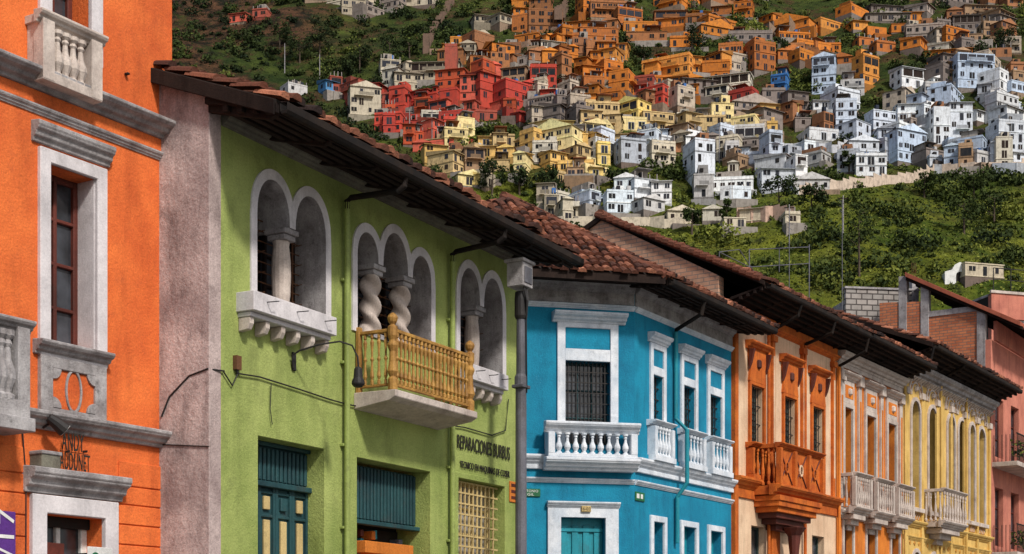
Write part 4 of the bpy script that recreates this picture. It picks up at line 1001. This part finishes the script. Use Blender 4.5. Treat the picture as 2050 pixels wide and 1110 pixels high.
        if roof=='gable':
            h=w*.2; v=[bm.verts.new(q) for q in((-w/2-.3,-.4,top-.05),(0,-.4,top+h),(w/2+.3,-.4,top-.05),(-w/2-.3,d+.3,top-.05),(0,d+.3,top+h),(w/2+.3,d+.3,top-.05))]
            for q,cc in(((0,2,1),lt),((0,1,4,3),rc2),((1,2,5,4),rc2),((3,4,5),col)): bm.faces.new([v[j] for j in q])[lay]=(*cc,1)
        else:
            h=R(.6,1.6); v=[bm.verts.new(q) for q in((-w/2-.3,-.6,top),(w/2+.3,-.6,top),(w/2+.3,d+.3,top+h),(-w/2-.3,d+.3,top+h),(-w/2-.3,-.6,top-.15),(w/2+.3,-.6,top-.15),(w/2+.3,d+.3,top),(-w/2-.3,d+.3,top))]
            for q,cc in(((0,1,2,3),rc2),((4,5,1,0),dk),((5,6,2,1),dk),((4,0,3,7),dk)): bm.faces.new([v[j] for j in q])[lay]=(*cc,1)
    if fl>1 and random.random()<.4:
        k=random.randint(1,fl-1); bx(-w/2*R(.3,.9),w/2*R(.3,.9),-1.1,0,k*H-.12,k*H+.02,lt); bx(-w/2*.5,w/2*.5,-1.1,-1.0,k*H+.02,k*H+.9,dk)
    me=bpy.data.meshes.new('hillside_house'); bm.to_mesh(me); bm.free(); me.materials.append(M['house'])
    o=bpy.data.objects.new('hillside_house',me); COL.objects.link(o)
    o.location=(X,Y,hz(X,Y)+.6+R(-.4,.4)); o.rotation_euler=(0,0,rot); hcount+=1; hpos.append((X,Y,max(w,d)))
regions=[
 (1030,1110,-10,90,'or',50,30,3),(1150,1260,-10,70,'or',44,26,3),(1200,2050,-40,-5,'or',60,30,2),
 (890,1000,110,150,'or',46,22,2),(1000,1090,125,150,'gy',44,22,1),(1090,1250,90,165,'or',44,24,2),
 (1165,1410,165,240,'or',46,24,2),(1320,1510,15,60,'or',52,24,2),(1500,1570,120,165,'or',60,30,3),(1570,1670,115,150,'or',60,24,1),
 (1640,1840,45,105,'or',60,34,1),(1840,1930,95,115,'or',50,24,2),(1735,1765,175,178,'or',40,24,4),(1410,1500,130,180,'or',50,28,2),
 (650,715,200,212,'rd',50,20,2),(705,800,220,252,'rd',48,22,3),(765,930,225,315,'rd',42,23,2),(885,1100,185,255,'rd',44,25,4),
 (1275,1500,200,228,'rd',52,22,2),(1070,1180,200,260,'gy',40,24,2),
 (1165,1310,250,290,'ye',46,24,2),(860,1060,290,352,'ye',44,24,2),(1065,1210,300,352,'ye',46,25,2),(1310,1590,255,285,'ye',50,24,2),(930,985,370,392,'ye',36,20,1),
 (1600,1700,120,150,'or',48,22,1),
 (1200,1340,310,352,'wh',44,26,2),(1340,1500,300,345,'gy',44,26,2),(1280,1500,305,350,'wh',56,28,2),
 (1625,1745,205,250,'wh',54,32,4),(1800,1990,190,305,'wh',58,34,4),(1640,1860,270,345,'wh',56,32,3),(1990,2070,200,345,'wh',54,34,4),
 (1545,1640,340,392,'wh',46,26,4),(1680,1750,355,372,'wh',46,22,2),(1345,1520,385,430,'wh',52,28,4),(1170,1330,410,452,'wh',50,26,2),(1085,1180,425,460,'cr',44,26,2),
 (1860,2000,320,345,'wh',46,26,2),
 (765,875,160,185,'cr',44,22,2),(615,760,10,25,'cr',50,20,2),(760,885,-5,30,'cr',46,22,2),(700,760,40,45,'cr',50,20,2),
 (1500,1560,200,215,'bl',50,20,2),(650,700,195,198,'bl',60,20,1),(585,632,190,192,'wh',46,20,1),(1880,2060,60,180,'gy',50,34,2),(1900,2060,-10,70,'gy',56,30,2),(1760,1900,-20,30,'gy',60,30,1),
 (1250,1640,60,100,'or',90,34,1),(900,1030,50,60,'cr',70,20,1),(1350,1600,455,462,'cr',60,20,1),(1500,1640,225,270,'gy',46,24,2),(1950,2050,575,590,'cr',46,20,1),(470,530,45,50,'rd',40,20,1),(1105,1200,350,372,'ye',44,22,1)]
for (u0,u1,v0,v1,pal,du,dv,mf) in regions:
    v=v0; row=0
    while v<=v1+1:
        u=u0+du*R(.2,.5)
        while u<u1:
            step=du*random.choice([.55,.7,.8,.9,1.0,1.3])
            if random.random()<.92:
                X,Yv=onhill(u+R(-4,4),v+R(-9,9)); 
                pk=pal
                if random.random()<.13: pk=random.choice(['gy','cr',pal])
                col=random.choice(PAL[pk]); g_=R(.78,1.12); col=tuple(min(.88,max(.01,x*g_)) for x in col)
                fl=random.choice([1,1,2,2,3,4]); fl=min(fl,mf)
                w=step/FPX*Yv*R(.8,1.1)
                if random.random()<.12: w*=1.6
                hill_house(X,Yv,w,R(4,8),fl,col,random.gauss(0,.28)+(.25 if u>1600 else 0)+random.choice([0,0,0,.5,-.5]),random.choice(['flat','flat','flat','shed','shed','gable'] if pal!='wh' else ['flat','flat','flat','flat','shed','gable']))
            u+=step
        v+=dv*.84; row+=1
def hwall(name,pts,h,col,th=.4):
    bm=bmesh.new(); lay=bm.faces.layers.float_color.new('col'); P=[]
    for i in range(len(pts)-1):
        n=8
        for k in range(n): 
            a=[pts[i][j]+(pts[i+1][j]-pts[i][j])*k/n for j in(0,1)]; P.append(onhill(*a))
    P.append(onhill(*pts[-1]))
    for (x1,y1),(x2,y2) in zip(P,P[1:]):
        z=max(hz(x1,y1),hz(x2,y2)); 
        v=[bm.verts.new(q) for q in((x1,y1,z-5),(x2,y2,z-5),(x2,y2,z+h),(x1,y1,z+h),(x1,y1+th,z-5),(x2,y2+th,z-5),(x2,y2+th,z+h),(x1,y1+th,z+h))]
        for q in((0,1,2,3),(3,2,6,7),(4,7,6,5),(0,3,7,4),(1,5,6,2)): bm.faces.new([v[j] for j in q])[lay]=(*col,1)
    me=bpy.data.meshes.new(name); bm.to_mesh(me); bm.free(); me.materials.append(M['house']); o=bpy.data.objects.new(name,me); COL.objects.link(o)
hwall('retaining_wall',[(1600,392),(1700,380),(1830,366),(1880,350),(2070,345)],2.2,(.62,.5,.4))
hwall('retaining_wall',[(1475,448),(1590,446)],3.0,(.62,.42,.32))
hwall('retaining_wall',[(1100,455),(1330,462),(1400,445)],2.0,(.6,.52,.4))
hwall('retaining_wall',[(1500,300),(1640,310),(1740,300)],2.0,(.6,.62,.66))
hwall('retaining_wall',[(860,112),(1000,100),(1150,92)],1.6,(.3,.2,.14))
hwall('retaining_wall',[(1260,75),(1480,78),(1640,66)],1.3,(.28,.19,.13))
hwall('retaining_wall',[(1200,242),(1420,248),(1640,236)],1.8,(.36,.26,.18))
def stair(name,pts,wd):
    bm=bmesh.new(); lay=bm.faces.layers.float_color.new('col'); P=[]
    for i in range(len(pts)-1):
        for k in range(14):
            P.append(onhill(*[pts[i][j]+(pts[i+1][j]-pts[i][j])*k/14 for j in(0,1)]))
    for (x1,y1),(x2,y2) in zip(P,P[1:]):
        z=max(hz(x1,y1),hz(x2,y2))+.35; y0,y3=min(y1,y2)-.4,max(y1,y2)
        v=[bm.verts.new(q) for q in((x1-wd/2,y0,z-4),(x1+wd/2,y0,z-4),(x1+wd/2,y0,z),(x1-wd/2,y0,z),(x1-wd/2,y3,z),(x1+wd/2,y3,z),(x1+wd/2,y3,z-4),(x1-wd/2,y3,z-4))]
        for q in((0,1,2,3),(3,2,5,4),(1,6,5,2),(0,3,4,7)): bm.faces.new([v[j] for j in q])[lay]=(.17,.11,.08,1)
    me=bpy.data.meshes.new(name); bm.to_mesh(me); bm.free(); me.materials.append(M['house']); o=bpy.data.objects.new(name,me); COL.objects.link(o)
stair('hillside_stairway',[(1135,5),(1100,100)],2.6); stair('hillside_stairway',[(905,5),(870,60),(850,110)],1.8)
X,Yv=onhill(1922,572); cf=Frame(X-3,Yv,1,0); zb_=hz(X,Yv)
b=B('small_chapel',cf,bevel=0); 
out=[(0,zb_-3),(6,zb_-3),(6,zb_+2.4),(4.6,zb_+2.8),(4,zb_+3.8),(3,zb_+4.3),(2,zb_+3.8),(1.4,zb_+2.8),(0,zb_+2.4)]
b.plate('walls',M['signwhite'],out,[arch(2.2,3.8,zb_,zb_+2.4)],0,.3); b.box('body_shell',M['signwhite'],.05,5.95,-5,-.6,zb_-3,zb_+2.3)
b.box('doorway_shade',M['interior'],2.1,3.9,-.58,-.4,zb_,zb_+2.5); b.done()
hp=np.array(hpos)
cs=[];sz=[];ti=[]
def bush(X,Y,r,tone,n,leaf=.55):
    z=hz(X,Y)
    for i in range(n):
        d=Vector((random.gauss(0,1),random.gauss(0,1),random.gauss(0,1))).normalized()*(random.random()**.4)
        p_=(X+d.x*r*1.15,Y+d.y*r,z+r*.35+d.z*r*.7)
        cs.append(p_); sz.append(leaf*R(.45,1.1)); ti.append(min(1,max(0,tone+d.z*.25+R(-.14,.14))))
cnt=0
for it in range(14000):
    if cnt>2500: break
    u=R(300,2120); v=R(-40,620)
    X,Yv=onhill(u,v)
    dd=(hp[:,0]-X)**2+((hp[:,1]-1-Yv))**2
    if dd.min()<(3.6)**2: continue
    dens=noise.noise(Vector((X/20,Yv/20,11)))+.4*noise.noise(Vector((X/7,Yv/7,4)))
    if dens<0.02 and random.random()<.88: continue
    if v>370 and random.random()<.6: continue
    r=random.choice([.6,.8,1.0,1.3,1.6,2.2,2.8])*R(.8,1.2)
    if v>370: r*=random.choice([.5,.7,1,1.5])
    tone=.38+noise.noise(Vector((X/30,Yv/30,5)))*.6+R(-.16,.16)
    if u<900: tone-=.08
    if v>400: tone+=.14
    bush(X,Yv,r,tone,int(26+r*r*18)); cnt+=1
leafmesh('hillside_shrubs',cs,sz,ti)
cs=[];sz=[];ti=[]
for i in range(40000):
    u=R(300,2100); v=R(-30,600) if i%3 else R(330,600)
    X,Yv=onhill(u,v) if i%4==0 else (X+R(-2.5,2.5),Yv+R(-2.5,2.5))
    cs.append((X,Yv,hz(X,Yv)+.1)); sz.append(R(.2,.5)); ti.append(min(1,max(0,(.42 if Yv>370 else .78)-(.12 if X<-40 else 0)+noise.noise(Vector((X/18,Yv/18,2)))*.7+R(-.15,.15))))
leafmesh('hillside_grass',cs,sz,ti)
def tree(u,v,h,r,tone=.3,bare=.0,kind='round'):
    X,Yv=onhill(u,v); z=hz(X,Yv); fr=Frame(X,Yv,1,0); b=B('hillside_tree',fr,bevel=0)
    lean=R(-.3,.3)
    b.tube('trunk',M['bark'],[(0,0,z-.5),(lean*.3,0,z+h*.4),(lean,.1,z+h*.95)],[.28,.2,.05],7)
    tips=[]
    for i in range(9):
        t=R(.35,.95); a=R(0,6.28); l=r*R(.5,1)*(1.2-t*.5 if kind=='round' else .5)
        p0=Vector((lean*t,0,z+h*t)); p1=p0+Vector((math.cos(a)*l,math.sin(a)*l,l*R(.2,.7))); tips.append(p1)
        b.tube('limbs',M['bark'],[tuple(p0),tuple(p0.lerp(p1,.5)+Vector((0,0,.1))),tuple(p1)],[.1,.06,.02],5)
    e=b.done(); c_=[];s_=[];t_=[]
    for tp in tips:
        cr=r*R(.35,.6)
        for i in range(int(90*(1-bare))):
            d=Vector((random.gauss(0,1),random.gauss(0,1),random.gauss(0,.8))).normalized()*cr*random.random()**.5
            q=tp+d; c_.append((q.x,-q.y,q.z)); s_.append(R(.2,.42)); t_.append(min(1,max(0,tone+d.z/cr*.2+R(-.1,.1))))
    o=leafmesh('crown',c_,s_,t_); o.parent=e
for a in((1720,560,13,3.6,.32,.35),(985,400,7,3.2,.18),(1040,398,6,3,.15),(1100,395,5,2.6,.2),(1455,462,7,1.6,.4,0,'tall'),(1385,110,7,4,.12),(1565,120,5,2.5,.15),(720,150,7,4,.12),(690,170,6,3,.15),(745,200,6,3,.1),(1930,470,7,4,.35),(1990,460,7,4,.3),(1850,400,5,3,.4),(1560,415,5,4,.15),(1625,425,4,3,.2),(1385,470,5,2,.25),(1950,400,5,3,.4),(820,120,5,3,.2),(560,100,6,4,.2),(600,130,6,4,.15),(640,110,6,4,.12),(780,130,7,4,.15),(1235,380,4,2.5,.2),(1290,130,5,3,.1),(2010,110,6,4,.15),(1960,130,6,3,.15),(1700,350,5,2,.3)): tree(*a)
for u,v in((1688,480),(640,170),(865,290),(570,150),(1580,500),(1440,330),(820,290)):
    X,Yv=onhill(u,v); z=hz(X,Yv); q=B('hillside_utility_pole',Frame(X,Yv,1,0),bevel=0); q.tube('pole',M['greystone'],[(0,0,z-1),(0,0,z+9)],[.16,.1],6); q.box('crossarm',M['brownwood'],-1,1,-.06,.06,z+8.2,z+8.4); q.done()

# ================================================================== light, camera
w=bpy.data.worlds.new('World'); scene.world=w; w.use_nodes=True
t=w.node_tree; bg=t.nodes['Background']; sk=t.nodes.new('ShaderNodeTexSky'); sk.sky_type='NISHITA'; sk.sun_disc=False
to=Vector((.40,-.62,.70)).normalized()
sk.sun_elevation=math.asin(to.z); sk.sun_rotation=math.atan2(to.x,to.y); sk.air_density=1.0; sk.dust_density=2.5; sk.ozone_density=.6
t.links.new(sk.outputs[0],bg.inputs[0]); bg.inputs[1].default_value=.10
sun=bpy.data.lights.new('sun','SUN'); sun.energy=3.4; sun.angle=math.radians(6); sun.color=(1,.95,.88)
so=bpy.data.objects.new('sun',sun); COL.objects.link(so); so.rotation_euler=(-to).to_track_quat('-Z','Y').to_euler()
cam=bpy.data.cameras.new('camera'); co=bpy.data.objects.new('camera',cam); COL.objects.link(co); scene.camera=co
cam.sensor_width=36; cam.sensor_fit='HORIZONTAL'; cam.lens=36*FPX/2050; cam.shift_y=(HV-555)/2050; cam.clip_end=4000; cam.clip_start=.1
co.location=(0,0,EYE); co.rotation_euler=(math.pi/2,0,0)
scene.view_settings.view_transform='Standard'; scene.view_settings.look='None'; scene.view_settings.exposure=0
print('houses',hcount,'shrubs',cnt)
